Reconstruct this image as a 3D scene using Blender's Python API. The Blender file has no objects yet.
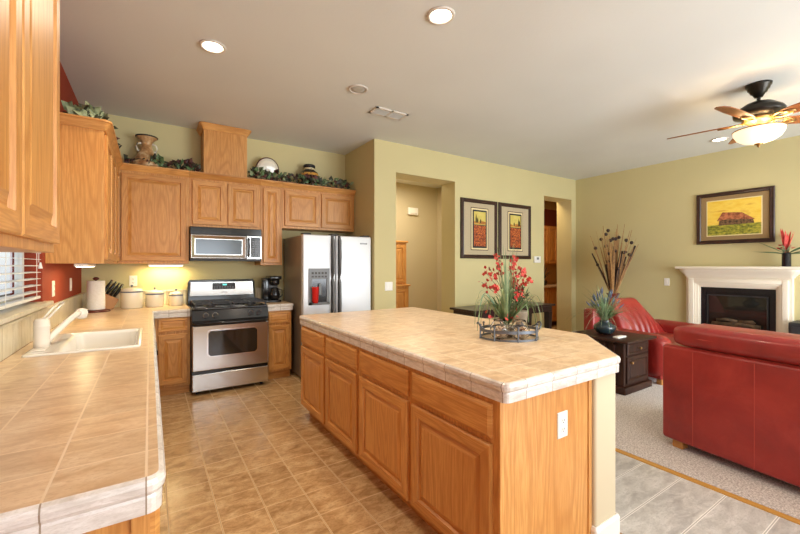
import bpy, bmesh, math, random
from mathutils import Vector, Matrix
from math import sin, cos, pi, radians as R
random.seed(7)
S = bpy.context.scene
COL = S.collection
# ------------------------------------------------------------------ camera
F, TH = 383.0, math.atan(250 / 383.0)
cd = bpy.data.cameras.new('camera'); cam = bpy.data.objects.new('camera', cd); COL.objects.link(cam)
cd.sensor_width = 36; cd.lens = F / 800 * 36; cd.shift_y = -1.5 / 800; cd.clip_start = .05
cam.location = (0, 0, 1.38); cam.rotation_euler = (pi / 2, 0, -TH)
S.camera = cam
# ------------------------------------------------------------------ world, light, exposure
S.view_settings.view_transform = 'Standard'; S.view_settings.look = 'None'
S.view_settings.gamma = 1; S.view_settings.exposure = 0.10
W = bpy.data.worlds.new('sky'); S.world = W; W.use_nodes = True
wn = W.node_tree; bg = wn.nodes['Background']
sky = wn.nodes.new('ShaderNodeTexSky'); sky.sky_type = 'NISHITA'; sky.sun_elevation = R(48); sky.sun_rotation = R(200); sky.sun_disc = False
wn.links.new(sky.outputs[0], bg.inputs[0]); bg.inputs[1].default_value = 0.07

def area(name, loc, rot, sx, sy, power, col, spread=180):
    l = bpy.data.lights.new(name, 'AREA'); l.shape = 'RECTANGLE'; l.size = sx; l.size_y = sy
    l.energy = power; l.color = col; l.spread = R(spread)
    o = bpy.data.objects.new(name, l); COL.objects.link(o); o.location = loc; o.rotation_euler = rot
    return o
DAY = (.88, .94, 1.0); WARM = (1.0, .84, .64)
# area lamps for daylight from unseen rear openings, tilted up to brighten the ceiling
area('window_daylight', (0.9, -2.93, 1.55), (R(110), 0, 0), 2.4, 1.4, 66, DAY)
area('patio_daylight', (4.6, -2.93, 1.25), (R(104), 0, 0), 3.4, 2.3, 325, DAY)
area('sink_window_daylight', (-0.76, 2.75, 1.65), (0, R(-90), 0), .9, 1.5, 3, DAY)

def spot(name, loc, power, col=WARM, size=R(120), blend=.7, r=.05):
    l = bpy.data.lights.new(name, 'SPOT'); l.energy = power; l.color = col; l.spot_size = size; l.spot_blend = blend; l.shadow_soft_size = r
    o = bpy.data.objects.new(name, l); COL.objects.link(o); o.location = loc; return o
def point(name, loc, power, col=WARM, r=.05):
    l = bpy.data.lights.new(name, 'POINT'); l.energy = power; l.color = col; l.shadow_soft_size = r
    o = bpy.data.objects.new(name, l); COL.objects.link(o); o.location = loc; return o

# ------------------------------------------------------------------ helpers: materials
def mat(name, col=(.5, .5, .5), rough=.5, metal=0, spec=.5, emit=None, estr=0, trans=0, coat=0, sheen=0, ior=None):
    m = bpy.data.materials.new(name); m.use_nodes = True
    b = m.node_tree.nodes['Principled BSDF']
    b.inputs['Base Color'].default_value = (*col, 1); b.inputs['Roughness'].default_value = rough
    b.inputs['Metallic'].default_value = metal; b.inputs['Specular IOR Level'].default_value = spec
    if emit: b.inputs['Emission Color'].default_value = (*emit, 1); b.inputs['Emission Strength'].default_value = estr
    b.inputs['Transmission Weight'].default_value = trans; b.inputs['Coat Weight'].default_value = coat
    if sheen: b.inputs['Sheen Weight'].default_value = sheen
    if ior: b.inputs['IOR'].default_value = ior
    return m
def srgb(r, g, b):
    f = lambda c: (c / 255 / 12.92) if c / 255 <= .04045 else ((c / 255 + .055) / 1.055) ** 2.4
    return (f(r), f(g), f(b))
class NT:
    def __init__(s, m): s.m = m; s.t = m.node_tree; s.b = s.t.nodes['Principled BSDF']
    def n(s, t, **k):
        o = s.t.nodes.new(t)
        for a, v in k.items(): setattr(o, a, v)
        return o
    def l(s, a, b): s.t.links.new(a, b)
    def math(s, op, a, b=None, c=None):
        o = s.n('ShaderNodeMath', operation=op)
        for i, v in enumerate((a, b, c)):
            if v is None: continue
            if isinstance(v, (int, float)): o.inputs[i].default_value = v
            else: s.l(v, o.inputs[i])
        return o.outputs[0]
    def coord(s): return s.n('ShaderNodeTexCoord').outputs['Object']
    def mapping(s, v, sc=(1, 1, 1), loc=(0, 0, 0), rot=(0, 0, 0)):
        o = s.n('ShaderNodeMapping'); o.inputs['Scale'].default_value = sc; o.inputs['Location'].default_value = loc
        o.inputs['Rotation'].default_value = rot; s.l(v, o.inputs[0]); return o.outputs[0]
    def noise(s, v, scale, detail=3, rough=.5, dist=0):
        o = s.n('ShaderNodeTexNoise'); o.inputs['Scale'].default_value = scale; o.inputs['Detail'].default_value = detail
        o.inputs['Roughness'].default_value = rough; o.inputs['Distortion'].default_value = dist; s.l(v, o.inputs['Vector']); return o.outputs['Fac']
    def ramp(s, f, stops):
        o = s.n('ShaderNodeValToRGB'); e = o.color_ramp.elements
        while len(e) < len(stops): e.new(.5)
        for q, (p, c) in zip(e, stops): q.position = p; q.color = (*c, 1)
        s.l(f, o.inputs[0]); return o.outputs[0]
    def mix(s, f, a, b, mode='MIX'):
        o = s.n('ShaderNodeMix', data_type='RGBA', blend_type=mode)
        for i, v in ((0, f), (6, a), (7, b)):
            if isinstance(v, (int, float)): o.inputs[i].default_value = v
            elif isinstance(v, tuple): o.inputs[i].default_value = (*v, 1)
            else: s.l(v, o.inputs[i])
        return o.outputs[2]
    def bump(s, h, st, dist=.01):
        o = s.n('ShaderNodeBump'); o.inputs['Strength'].default_value = st; o.inputs['Distance'].default_value = dist
        s.l(h, o.inputs['Height']); s.l(o.outputs[0], s.b.inputs['Normal'])
    def col(s, c): s.l(c, s.b.inputs['Base Color'])
    def line(s, c, size, off, w):     # 1 on the joint lines of one axis
        f = s.math('FRACT', s.math('DIVIDE', s.math('SUBTRACT', c, off), size))
        d = s.math('SUBTRACT', .5, s.math('ABSOLUTE', s.math('SUBTRACT', f, .5)))
        return s.math('SUBTRACT', 1, s.math('MULTIPLY', s.math('SUBTRACT', s.math('MULTIPLY', d, size), w * .5), 1 / (w * .5)), ) if False else s.math('LESS_THAN', s.math('MULTIPLY', d, size), w)

def oak(name, dr, tint=1.0, seed=0, warm=(1, 1, 1)):
    m = mat(name, rough=.38, spec=.45); t = NT(m)
    hi, lo = 1.0, .13
    sc = {'z': (hi, hi, lo), 'x': (lo, lo, hi), 'w': (hi, hi, lo)}[dr]
    oi = t.n('ShaderNodeObjectInfo')
    cv = t.n('ShaderNodeVectorMath', operation='ADD'); t.l(t.coord(), cv.inputs[0])
    cx = t.n('ShaderNodeCombineXYZ'); t.l(t.math('MULTIPLY', oi.outputs['Random'], 17.3), cx.inputs[0]); t.l(t.math('MULTIPLY', oi.outputs['Random'], 9.1), cx.inputs[1]); t.l(t.math('MULTIPLY', oi.outputs['Random'], 3.1), cx.inputs[2])
    t.l(cx.outputs[0], cv.inputs[1])
    v = t.mapping(cv.outputs[0], sc, (seed, seed * 2, 0))
    n1 = t.noise(v, 4.0, 2, .5, .3)
    ring = t.math('SINE', t.math('MULTIPLY', n1, 110))
    ring = t.math('POWER', t.math('ADD', t.math('MULTIPLY', ring, .5), .5), 2.5)
    v2 = t.mapping(cv.outputs[0], tuple(q * (1 if q == hi else .3) for q in sc))
    por = t.noise(v2, 190, 2, .6)
    big = t.noise(v, 2.2, 1)
    def c(r, g, b): return tuple(max(0, min(1, q * w * tint)) for q, w in zip(srgb(r, g, b), warm))
    base = t.ramp(big, [(.3, c(205, 146, 78)), (.7, c(218, 163, 95))])
    dark = c(172, 110, 52)
    cc = t.mix(t.math('MULTIPLY', ring, .46), base, dark)
    cc = t.mix(t.ramp(por, [(.42, (.5, .5, .5)), (.58, (0, 0, 0))]), cc, c(180, 116, 54))
    val = t.math('ADD', t.math('MULTIPLY', oi.outputs['Random'], .12), .94)
    h = t.n('ShaderNodeHueSaturation'); t.l(cc, h.inputs['Color']); t.l(val, h.inputs['Value'])
    t.col(h.outputs[0]); t.bump(por, .08, .002)
    return m

def tile(name, axes, size, offs, w, c1, c2, c3, grout, rough=.25, nscale=3.5, double=False, stretch=(1, 1, 1), cross=1.0):
    m = mat(name, rough=rough, spec=.5); t = NT(m); co = t.coord()
    sp = t.n('ShaderNodeSeparateXYZ'); t.l(co, sp.inputs[0])
    ms = []
    fl = []
    for a, of in zip(axes, offs):
        c = sp.outputs[a]
        ms.append(t.line(c, size, of, w))
        fl.append(t.math('FLOOR', t.math('DIVIDE', t.math('SUBTRACT', c, of), size)))
    k = ms[0]
    for q in ms[1:]: k = t.math('MAXIMUM', k, t.math('MULTIPLY', q, cross))
    cell = t.n('ShaderNodeCombineXYZ')
    for i, q in enumerate(fl): t.l(q, cell.inputs[i])
    wn_ = t.n('ShaderNodeTexWhiteNoise'); t.l(cell.outputs[0], wn_.inputs[0])
    off = t.n('ShaderNodeVectorMath', operation='MULTIPLY_ADD'); t.l(wn_.outputs['Color'], off.inputs[0]); off.inputs[1].default_value = (9, 9, 9); t.l(co, off.inputs[2])
    v = t.mapping(off.outputs[0], stretch)
    n = t.noise(v, nscale, 6, .62, .6)
    n2 = t.noise(v, nscale * 7, 5, .65, .3)
    c = t.ramp(n, [(.32, c1), (.5, c2), (.7, c3)])
    c = t.mix(t.ramp(n2, [(.36, (.55, .55, .55)), (.5, (0, 0, 0))]), c, c1)
    hs = t.n('ShaderNodeHueSaturation'); t.l(c, hs.inputs['Color']); t.l(t.math('ADD', t.math('MULTIPLY', wn_.outputs['Value'], .12), .94), hs.inputs['Value'])
    c = t.mix(k, hs.outputs[0], grout)
    if double: c = t.mix(t.line(sp.outputs[axes[0]], size, offs[0], w * .4), c, tuple(q * .55 for q in grout))
    t.col(c)
    t.bump(t.math('SUBTRACT', t.math('MULTIPLY', n2, .15), k), .25, .003)
    t.l(t.math('ADD', t.math('MULTIPLY', k, .4), rough), t.b.inputs['Roughness'])
    return m

def paint(name, c, rough=.75, b=.12, scale=70, var=0.04):
    m = mat(name, c, rough, spec=.3); t = NT(m); co = t.coord()
    n = t.noise(co, scale, 4, .6); big = t.noise(co, .8, 2)
    t.col(t.ramp(big, [(.3, tuple(q * (1 - var) for q in c)), (.7, tuple(min(1, q * (1 + var)) for q in c))]))
    t.bump(n, b, .004); return m

def noisy(name, stops, scale, rough=.5, b=0, detail=4, metal=0, stretch=(1, 1, 1), bscale=None, spec=.5, coat=0, sheen=0):
    m = mat(name, stops[0][1], rough, metal, spec, coat=coat, sheen=sheen); t = NT(m); v = t.mapping(t.coord(), stretch)
    n = t.noise(v, scale, detail, .6); t.col(t.ramp(n, stops))
    if b: t.bump(t.noise(v, bscale or scale, detail, .6), b, .004)
    return m

M = {}
M['oak_v'] = oak('oak_vertical_grain', 'z')
M['oak_h'] = oak('oak_horizontal_grain', 'x')
M['oak_dark'] = mat('oak_gap', srgb(110, 62, 28), .6)
CT = (srgb(200, 167, 130), srgb(219, 190, 154), srgb(234, 211, 180))
M['tile_top'] = tile('counter_tile', (0, 1), .172, (-.007, 1.075), .0026, *CT, srgb(236, 214, 184), .3, 9, stretch=(1, 2, 1))
M['tile_top_i'] = tile('island_tile', (0, 1), .172, (1.186, 1.05), .0028, *CT, srgb(238, 219, 192), .32, 9, stretch=(1, 2, 1))
ED = (srgb(200, 192, 182), srgb(222, 216, 208), srgb(236, 232, 226))  # same tile as the tops, cool light put in as a paler colour
for k, ax, o in (('x', 0, .0), ('y', 1, .05)):
    M['edge_' + k] = tile('edge_tile_' + k, (ax,), .172, (o - .007 if k == 'x' else 1.075,), .0016, *ED, srgb(150, 132, 112), .22, 7, stretch=(2, 2, 8))
BS = (srgb(196, 186, 158), srgb(214, 205, 180), srgb(226, 219, 198))
M['splash_y'] = tile('splash_tile_left', (1,), .172, (1.075,), .002, *BS, srgb(175, 165, 140), .3, 6, stretch=(1, 4, 1))
M['splash_x'] = tile('splash_tile_back', (0,), .172, (-.007,), .002, *BS, srgb(175, 165, 140), .3, 6, stretch=(4, 1, 1))
M['floor'] = tile('floor_vinyl', (0, 1), .2345, (.317, 1.078), .0045, srgb(158, 122, 80), srgb(196, 160, 114), srgb(222, 192, 148), srgb(222, 192, 146), .24, 9, stretch=(1, 1.8, 1), double=True, cross=.45)
M['floor_grey'] = tile('vinyl_daylight_grey', (1,), .2285, (.852,), .0065, srgb(168, 164, 160), srgb(198, 195, 190), srgb(220, 217, 213), srgb(238, 234, 228), .35, 7, stretch=(1, 2.2, 1), double=True)  # kitchen vinyl with cool daylight put into its colour, joints on one axis
M['wall'] = paint('olive_wall', srgb(204, 192, 143))
M['ceil'] = paint('ceiling_paint', srgb(219, 221, 215), b=.2, scale=45)
M['rust'] = paint('rust_wall', srgb(150, 58, 34))
M['post'] = paint('island_wall_paint', srgb(208, 196, 166), b=.08)
M['hall'] = paint('hall_wall_paint', srgb(196, 184, 152))
M['pantry'] = paint('pantry_wall_paint', srgb(205, 168, 110))
M['base'] = mat('white_baseboard', srgb(238, 236, 230), .4)
M['white'] = mat('white_plastic', srgb(236, 234, 226), .35)
M['slot'] = mat('outlet_slot', srgb(60, 55, 50), .5)
M['mantel'] = mat('mantel_white', srgb(240, 230, 210), .45)
M['carpet'] = noisy('carpet_pile', [(.38, srgb(160, 148, 140)), (.62, srgb(222, 214, 208))], 95, .95, 1.0, 3, bscale=80, spec=.1, sheen=.3)
M['strip'] = mat('brass_oak_strip', srgb(196, 146, 72), .35)
M['steel'] = None
def steel(name, c, rough, st):
    m = mat(name, c, rough, 1); t = NT(m); v = t.mapping(t.coord(), st)
    n = t.noise(v, 60, 3, .6); t.l(t.math('ADD', t.math('MULTIPLY', n, .05), rough - .025), t.b.inputs['Roughness'])
    t.b.inputs['Anisotropic'].default_value = .4
    return m
M['steel'] = steel('brushed_steel', srgb(206, 205, 202), .2, (.3, .3, 12))
M['fridge'] = steel('fridge_steel', srgb(214, 216, 219), .48, (12, 12, .3))
M['fridge'].node_tree.nodes['Principled BSDF'].inputs['Metallic'].default_value = .55
M['fridge_side'] = mat('fridge_side_grey', srgb(142, 130, 116), .28, .25)
M['black'] = mat('gloss_black', (.012, .012, .013), .14)
M['blackm'] = mat('matte_black', (.02, .02, .021), .5)
M['iron'] = mat('cast_iron', (.025, .025, .027), .45)
M['grey'] = mat('grey_plastic', srgb(112, 114, 116), .4)
M['glassdark'] = mat('dark_oven_glass', (.02, .018, .014), .06, coat=.5)
M['mirror'] = mat('tinted_window', (.10, .11, .12), .16, .5)
M['ceramic'] = mat('cream_ceramic', srgb(236, 228, 206), .18, coat=.3)
M['bluering'] = mat('slate_blue_band', srgb(92, 98, 122), .3)
M['sink'] = mat('white_enamel', srgb(240, 236, 226), .12, coat=.4)
M['faucet'] = mat('biscuit_enamel', srgb(238, 228, 214), .2)
M['chrome'] = mat('chrome', (.8, .8, .82), .12, 1)
M['paper'] = noisy('paper_towel_white', [(.3, srgb(240, 236, 226)), (.7, srgb(250, 248, 242))], 60, .9, .3)
M['redwood'] = mat('reddish_wood', srgb(96, 34, 22), .3)
M['block'] = mat('knife_block_wood', srgb(186, 128, 66), .45)
M['dark_wood'] = noisy('dark_walnut', [(.3, srgb(30, 14, 9)), (.7, srgb(66, 34, 20))], 12, .45, stretch=(3, 3, .4), spec=.3)
M['espresso'] = mat('espresso_wood', srgb(44, 24, 24), .3)
M['frame'] = noisy('picture_frame_wood', [(.3, srgb(42, 24, 18)), (.7, srgb(66, 38, 26))], 20, .35)
M['mat'] = noisy('picture_mat_linen', [(.3, srgb(176, 160, 128)), (.7, srgb(196, 180, 148))], 150, .85)
M['matd'] = noisy('brown_picture_mat', [(.3, srgb(138, 112, 72)), (.7, srgb(156, 128, 86))], 150, .85)
M['cream'] = mat('cream_card', srgb(232, 214, 164), .7)
M['bronze'] = mat('oil_rubbed_bronze', srgb(48, 44, 38), .32, .7)
M['brass'] = mat('antique_brass', srgb(176, 138, 84), .3, .8)
M['blade'] = noisy('walnut_fan_blade', [(.3, srgb(122, 70, 34)), (.7, srgb(160, 98, 52))], 14, .35, stretch=(1, 1, 1))
M['bowl'] = mat('frosted_lamp_glass', srgb(250, 240, 220), .4, emit=(1, .80, .54), estr=.95)
M['lampon'] = mat('lit_lamp_face', (1, 1, 1), .4, emit=(1, .88, .68), estr=9)
M['lampdim'] = mat('unlit_lamp_face', srgb(186, 184, 176), .5)
M['trimw'] = mat('downlight_trim', srgb(214, 206, 194), .4)
M['undercab'] = mat('undercabinet_lamp', (1, 1, 1), .4, emit=(1, .85, .55), estr=6)
M['glass'] = mat('clear_glass', (1, 1, 1), .02, trans=1, ior=1.3)
M['window_glass'] = mat('window_glass', (.95, .98, 1), .02, trans=1, ior=1.05)
def leather():
    m = mat('red_leather', rough=.36, spec=.5, coat=.15); t = NT(m); co = t.coord()
    n = t.noise(co, 3.0, 5, .6, .4); f = t.noise(co, 26, 3, .6)
    c = t.ramp(n, [(.28, srgb(126, 30, 26)), (.5, srgb(152, 40, 35)), (.72, srgb(174, 58, 50))])
    t.col(t.mix(t.math('MULTIPLY', f, .25), c, srgb(140, 30, 26)))
    n2 = t.noise(co, 7, 3, .55, .6); n3 = t.noise(co, 220, 2)
    t.bump(t.math('ADD', n2, t.math('MULTIPLY', n3, .05)), .35, .02)
    return m
M['leather'] = leather()
M['stitch'] = mat('pale_red_stitch', srgb(184, 72, 60), .6)
M['leaf'] = noisy('leaf_green', [(.3, srgb(56, 84, 50)), (.7, srgb(112, 140, 92))], 8, .5)
M['leaf_pale'] = noisy('pale_leaf', [(.3, srgb(110, 128, 92)), (.7, srgb(160, 168, 128))], 10, .6)
M['leaf_dark'] = noisy('dark_ivy', [(.3, srgb(30, 40, 26)), (.7, srgb(74, 72, 48))], 10, .55)
M['leaf_red'] = noisy('burgundy_leaf', [(.3, srgb(52, 28, 28)), (.7, srgb(104, 56, 48))], 10, .55)
M['grass'] = noisy('grass_blade', [(.3, srgb(74, 112, 70)), (.7, srgb(158, 178, 130))], 12, .5)
M['red_flower'] = noisy('red_petals', [(.3, srgb(168, 34, 28)), (.7, srgb(226, 84, 72))], 30, .55)
M['lavender'] = noisy('lavender_buds', [(.3, srgb(70, 80, 100)), (.7, srgb(112, 120, 140))], 30, .7)
M['reed'] = noisy('dry_reed', [(.3, srgb(128, 84, 44)), (.7, srgb(190, 148, 92))], 20, .6, stretch=(4, 4, 1))
M['reed_dark'] = mat('dark_dry_reed', srgb(46, 26, 18), .6)
M['stone'] = noisy('grey_stone_pot', [(.3, srgb(124, 114, 98)), (.7, srgb(164, 152, 132))], 14, .7)
M['pebble'] = noisy('brown_pebbles', [(.3, srgb(150, 112, 76)), (.7, srgb(222, 200, 170))], 22, .35)
M['pewter'] = mat('dark_pewter', srgb(104, 110, 118), .35, .6)
M['teal'] = mat('dark_teal_glaze', srgb(36, 52, 58), .18, coat=.4)
M['terracotta'] = noisy('terracotta_glaze', [(.3, srgb(128, 82, 48)), (.5, srgb(190, 146, 96)), (.66, srgb(228, 206, 160))], 12, .35)
M['potred'] = mat('rust_red_pot', srgb(120, 44, 32), .35)
M['exterior'] = noisy('pale_fence_outside', [(.3, srgb(150, 160, 176)), (.7, srgb(196, 206, 220))], 2, .8)
M['log'] = noisy('gas_log', [(.3, srgb(50, 38, 28)), (.7, srgb(112, 86, 58))], 20, .8)
M['fire'] = mat('firebox_black', (.012, .012, .013), .25)
M['red'] = mat('red_tumbler', srgb(196, 32, 26), .25)
M['lcd'] = mat('lit_display', (0, .1, .1), .3, emit=(.15, .9, .75), estr=1.2)

# ------------------------------------------------------------------ helpers: geometry
OFF = {}
def link(o): COL.objects.link(o); return o
def off_of(o):
    while o.parent: o = o.parent
    return OFF.get(o.name, Vector((0, 0, 0)))
def obj(name, bm, m, parent=None, bevel=0, seg=2, smooth=False, sub=0, recalc=True):
    me = bpy.data.meshes.new(name)
    if recalc: bmesh.ops.recalc_face_normals(bm, faces=bm.faces)
    if parent is not None: bmesh.ops.translate(bm, verts=bm.verts, vec=-off_of(parent))
    bm.to_mesh(me); bm.free()
    for q in (m if isinstance(m, (list, tuple)) else [m]): me.materials.append(q)
    o = link(bpy.data.objects.new(name, me))
    if parent is not None: o.parent = parent
    if smooth: me.shade_smooth()
    if bevel:
        b = o.modifiers.new('b', 'BEVEL'); b.width = bevel; b.segments = seg; b.limit_method = 'ANGLE'; b.angle_limit = R(40)
        if not smooth and seg > 2: me.shade_smooth()
    if sub: s = o.modifiers.new('s', 'SUBSURF'); s.levels = sub; s.render_levels = sub
    return o
def thing(name, label, cat, loc=(0, 0, 0), group=None, rotz=0, local=False):
    o = link(bpy.data.objects.new(name, None)); o.location = loc; o.rotation_euler = (0, 0, rotz); o.empty_display_size = .05
    OFF[o.name] = Vector((0, 0, 0)) if local else Vector(loc)
    o['label'] = label; o['category'] = cat
    if group: o['group'] = group
    return o
def tag(o, label, cat, group=None, kind=None):
    o['label'] = label; o['category'] = cat
    if group: o['group'] = group
    if kind: o['kind'] = kind
    return o
def recenter(o, loc):
    """move a one-mesh thing's origin to its base"""
    v = Vector(loc); o.data.transform(Matrix.Translation(-v)); o.location = v; return o
def struct(name, bm, m, **k):
    o = obj(name, bm, m, **k); o['kind'] = 'structure'; return o
def B(): return bmesh.new()
def quad(bm, vs, mi=0):
    f = bm.faces.new([v if isinstance(v, bmesh.types.BMVert) else bm.verts.new(v) for v in vs]); f.material_index = mi; return f
def box(bm, x0, x1, y0, y1, z0, z1, mi=0):
    v = [bm.verts.new((x, y, z)) for x in (x0, x1) for y in (y0, y1) for z in (z0, z1)]
    for i in ((0, 1, 3, 2), (4, 6, 7, 5), (0, 4, 5, 1), (2, 3, 7, 6), (0, 2, 6, 4), (1, 5, 7, 3)):
        bm.faces.new([v[j] for j in i]).material_index = mi
    return v
def bx(*a, **k): bm = B(); box(bm, *a, **k); return bm
def prism(bm, pts, z0, z1, mi=0):
    lo = [bm.verts.new((x, y, z0)) for x, y in pts]; hi = [bm.verts.new((x, y, z1)) for x, y in pts]
    n = len(pts)
    for i in range(n): bm.faces.new((lo[i], lo[(i + 1) % n], hi[(i + 1) % n], hi[i])).material_index = mi
    bm.faces.new(hi).material_index = mi; bm.faces.new(lo[::-1]).material_index = mi
def lathe(bm, prof, c=(0, 0, 0), n=24, ax='z', sx=1, sy=1, mi=0):
    rings = []
    for r, z in prof:
        ring = []
        for i in range(n):
            a = 2 * pi * i / n; p = (r * cos(a) * sx, r * sin(a) * sy, z)
            if ax == 'y': p = (p[0], p[2], p[1])
            if ax == 'x': p = (p[2], p[0], p[1])
            ring.append(bm.verts.new(Vector(c) + Vector(p)))
        rings.append(ring)
    for a, b in zip(rings, rings[1:]):
        for i in range(n): bm.faces.new((a[i], a[(i + 1) % n], b[(i + 1) % n], b[i])).material_index = mi
    bm.faces.new(rings[0][::-1]).material_index = mi; bm.faces.new(rings[-1]).material_index = mi
def tube(bm, pts, r, n=8, mi=0, closed=False):
    pts = [Vector(p) for p in pts]; rings = []; N = len(pts)
    up = Vector((0, 0, 1))
    for i, p in enumerate(pts):
        if closed: d = pts[(i + 1) % N] - pts[i - 1]
        else: d = pts[min(i + 1, N - 1)] - pts[max(i - 1, 0)]
        d.normalize(); s = d.cross(up)
        if s.length < .05: s = d.cross(Vector((1, 0, 0)))
        s.normalize(); t = s.cross(d)
        rr = r[i] if isinstance(r, (list, tuple)) else r
        rings.append([bm.verts.new(p + (s * cos(2 * pi * k / n) + t * sin(2 * pi * k / n)) * rr) for k in range(n)])
    pr = list(zip(rings, rings[1:])) + ([(rings[-1], rings[0])] if closed else [])
    for a, b in pr:
        for i in range(n): bm.faces.new((a[i], a[(i + 1) % n], b[(i + 1) % n], b[i])).material_index = mi
    if not closed: bm.faces.new(rings[0][::-1]).material_index = mi; bm.faces.new(rings[-1]).material_index = mi
def ball(bm, c, r, sx=1, sy=1, sz=1, n=12, mi=0):
    k = bmesh.ops.create_uvsphere(bm, u_segments=n, v_segments=max(6, n // 2 + 2), radius=r)
    bmesh.ops.scale(bm, vec=(sx, sy, sz), verts=k['verts']); bmesh.ops.translate(bm, vec=c, verts=k['verts'])
    for v in k['verts']:
        for f in v.link_faces: f.material_index = mi
def pillow(x0, x1, y0, y1, z0, z1, e=.35, n=10, puff=.0):
    """soft cushion: superellipsoid filling the given box"""
    bm = B(); bmesh.ops.create_cube(bm, size=2); bmesh.ops.subdivide_edges(bm, edges=bm.edges, cuts=n, use_grid_fill=True)
    c = Vector(((x0 + x1) / 2, (y0 + y1) / 2, (z0 + z1) / 2)); h = Vector(((x1 - x0) / 2, (y1 - y0) / 2, (z1 - z0) / 2))
    mn = min(h); 
    for v in bm.verts:
        p = Vector((v.co.x * h.x, v.co.y * h.y, v.co.z * h.z))
        r = mn * e * 1.6
        q = Vector(tuple(max(-(h[i] - min(r, h[i] * .98)), min(h[i] - min(r, h[i] * .98), p[i])) for i in range(3)))
        d = p - q
        if d.length > 1e-6: p = q + d.normalized() * min(r, d.length)
        if puff:
            u = [abs(v.co[i]) for i in range(3)]; ax = max(range(3), key=lambda i: u[i]); o2 = [i for i in range(3) if i != ax]
            f = (1 - u[o2[0]] ** 2) * (1 - u[o2[1]] ** 2); p[ax] += (1 if v.co[ax] > 0 else -1) * puff * f
        v.co = c + p
    return bm
def loops(bm, o, U, N, w, h, spec, mh=1, Vv=Vector((0, 0, 1))):
    """concentric rectangles: spec = (inset, height); top and bottom rails get the horizontal-grain material"""
    o = Vector(o); U = Vector(U); N = Vector(N); rings = []
    for ins, ht in spec:
        rings.append([bm.verts.new(o + U * x + Vv * z + N * ht) for x, z in ((ins, ins), (w - ins, ins), (w - ins, h - ins), (ins, h - ins))])
    for a, b in zip(rings, rings[1:]):
        for i in range(4): bm.faces.new((a[i], a[(i + 1) % 4], b[(i + 1) % 4], b[i])).material_index = mh if i % 2 == 0 else 0
    bm.faces.new(rings[-1]).material_index = 0; bm.faces.new(rings[0][::-1])
def door(parent, o, U, N, w, h, fr=.055, name='door'):
    bm = B(); k = min(fr, w * .22)
    loops(bm, o, U, N, w, h, [(0, 0), (0, .015), (.005, .020), (k, .020), (k + .006, .006), (k + .012, .006), (k + .040, .017)])
    return obj(name, bm, [M['oak_v'], M['oak_h']], parent)
def drawer(parent, o, U, N, w, h, raised=False):
    bm = B()
    sp = [(0, 0), (0, .010), (.014, .020)] if not raised else [(0, 0), (0, .015), (.004, .019), (.022, .019), (.026, .011), (.046, .018)]
    loops(bm, o, U, N, w, h, sp)
    return obj('drawer_front', bm, [M['oak_h'], M['oak_h']], parent)
def sweep(path, prof, closed=False, zt=0, flat=False):
    """profile (outward, dz) swept along a horizontal path, outward = right-hand side; convex corners rounded"""
    P = [Vector((x, y)) for x, y in path]; N = len(P); st = []
    segs = [(P[(i + 1) % N] - P[i]).normalized() for i in range(N if closed else N - 1)]
    nr = lambda d: Vector((d.y, -d.x))
    for i in range(N):
        if closed or 0 < i < N - 1:
            a, b = nr(segs[i - 1]), nr(segs[i % len(segs)])
            ang = math.atan2(a.x * b.y - a.y * b.x, a.dot(b))
            if ang > .02:
                k = 5
                for j in range(k + 1):
                    t = ang * j / k; st.append((P[i], Vector((a.x * cos(t) - a.y * sin(t), a.x * sin(t) + a.y * cos(t)))))
            else:
                mm = (a + b); mm = mm / (1 + a.dot(b)); st.append((P[i], mm))
        elif i == 0: st.append((P[0], nr(segs[0])))
        else: st.append((P[i], nr(segs[-1])))
    bm = B(); rings = [[bm.verts.new((p.x + n.x * o, p.y + n.y * o, zt + z)) for o, z in prof] for p, n in st]
    pr = list(zip(rings, rings[1:])) + ([(rings[-1], rings[0])] if closed else [])
    for a, b in pr:
        d = b[-2].co - a[-2].co; mi = 1 if abs(d.y) > abs(d.x) else 0
        for i in range(len(prof) - 1): bm.faces.new((a[i], a[i + 1], b[i + 1], b[i])).material_index = 2 if (flat and i == 0) else mi
        bm.faces.new((a[-1], a[0], b[0], b[-1])).material_index = mi
    if not closed: bm.faces.new(rings[0]); bm.faces.new(rings[-1][::-1])
    bmesh.ops.remove_doubles(bm, verts=bm.verts, dist=1e-5)
    return bm
EDGE = [(0, 0), (.024, 0), (.034, -.005), (.038, -.016), (.036, -.030), (.029, -.040), (.031, -.046), (.030, -.080), (.0, -.082)]
CROWN = [(0, 0), (.010, 0), (.044, .052), (.050, .056), (.050, .07), (0, .07)]

# ------------------------------------------------------------------ room shell
LX, BY, RX, WY, CZ = -.615, 5.30, 6.98, 4.40, 3.05
FY = -3.0
struct('floor', bx(LX - .1, 9.2, FY - .1, 7.4, -.1, 0), M['floor'])
struct('floor_daylight_grey', bx(2.035, 2.885, FY, WY, 0, .004), M['floor_grey'])  # floor beyond the island, daylight painted in as grey
struct('ceiling', bx(LX - .1, 9.2, FY - .1, 7.4, CZ, CZ + .1), M['ceil'])
# left wall with window hole (y 1.95-3.52, z 1.13-2.10)
WY0, WY1, WZ0, WZ1 = 1.98, 3.52, 1.13, 2.10
bm = B()
box(bm, LX - .16, LX, FY, WY0, 0, CZ); box(bm, LX - .16, LX, WY1, BY, 0, CZ)
box(bm, LX - .16, LX, WY0, WY1, 0, WZ0); box(bm, LX - .16, LX, WY0, WY1, WZ1, CZ)
struct('wall_left', bm, M['rust'])
struct('wall_back', bx(LX - .16, 2.47, BY, BY + .12, 0, CZ), M['wall'])
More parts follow.
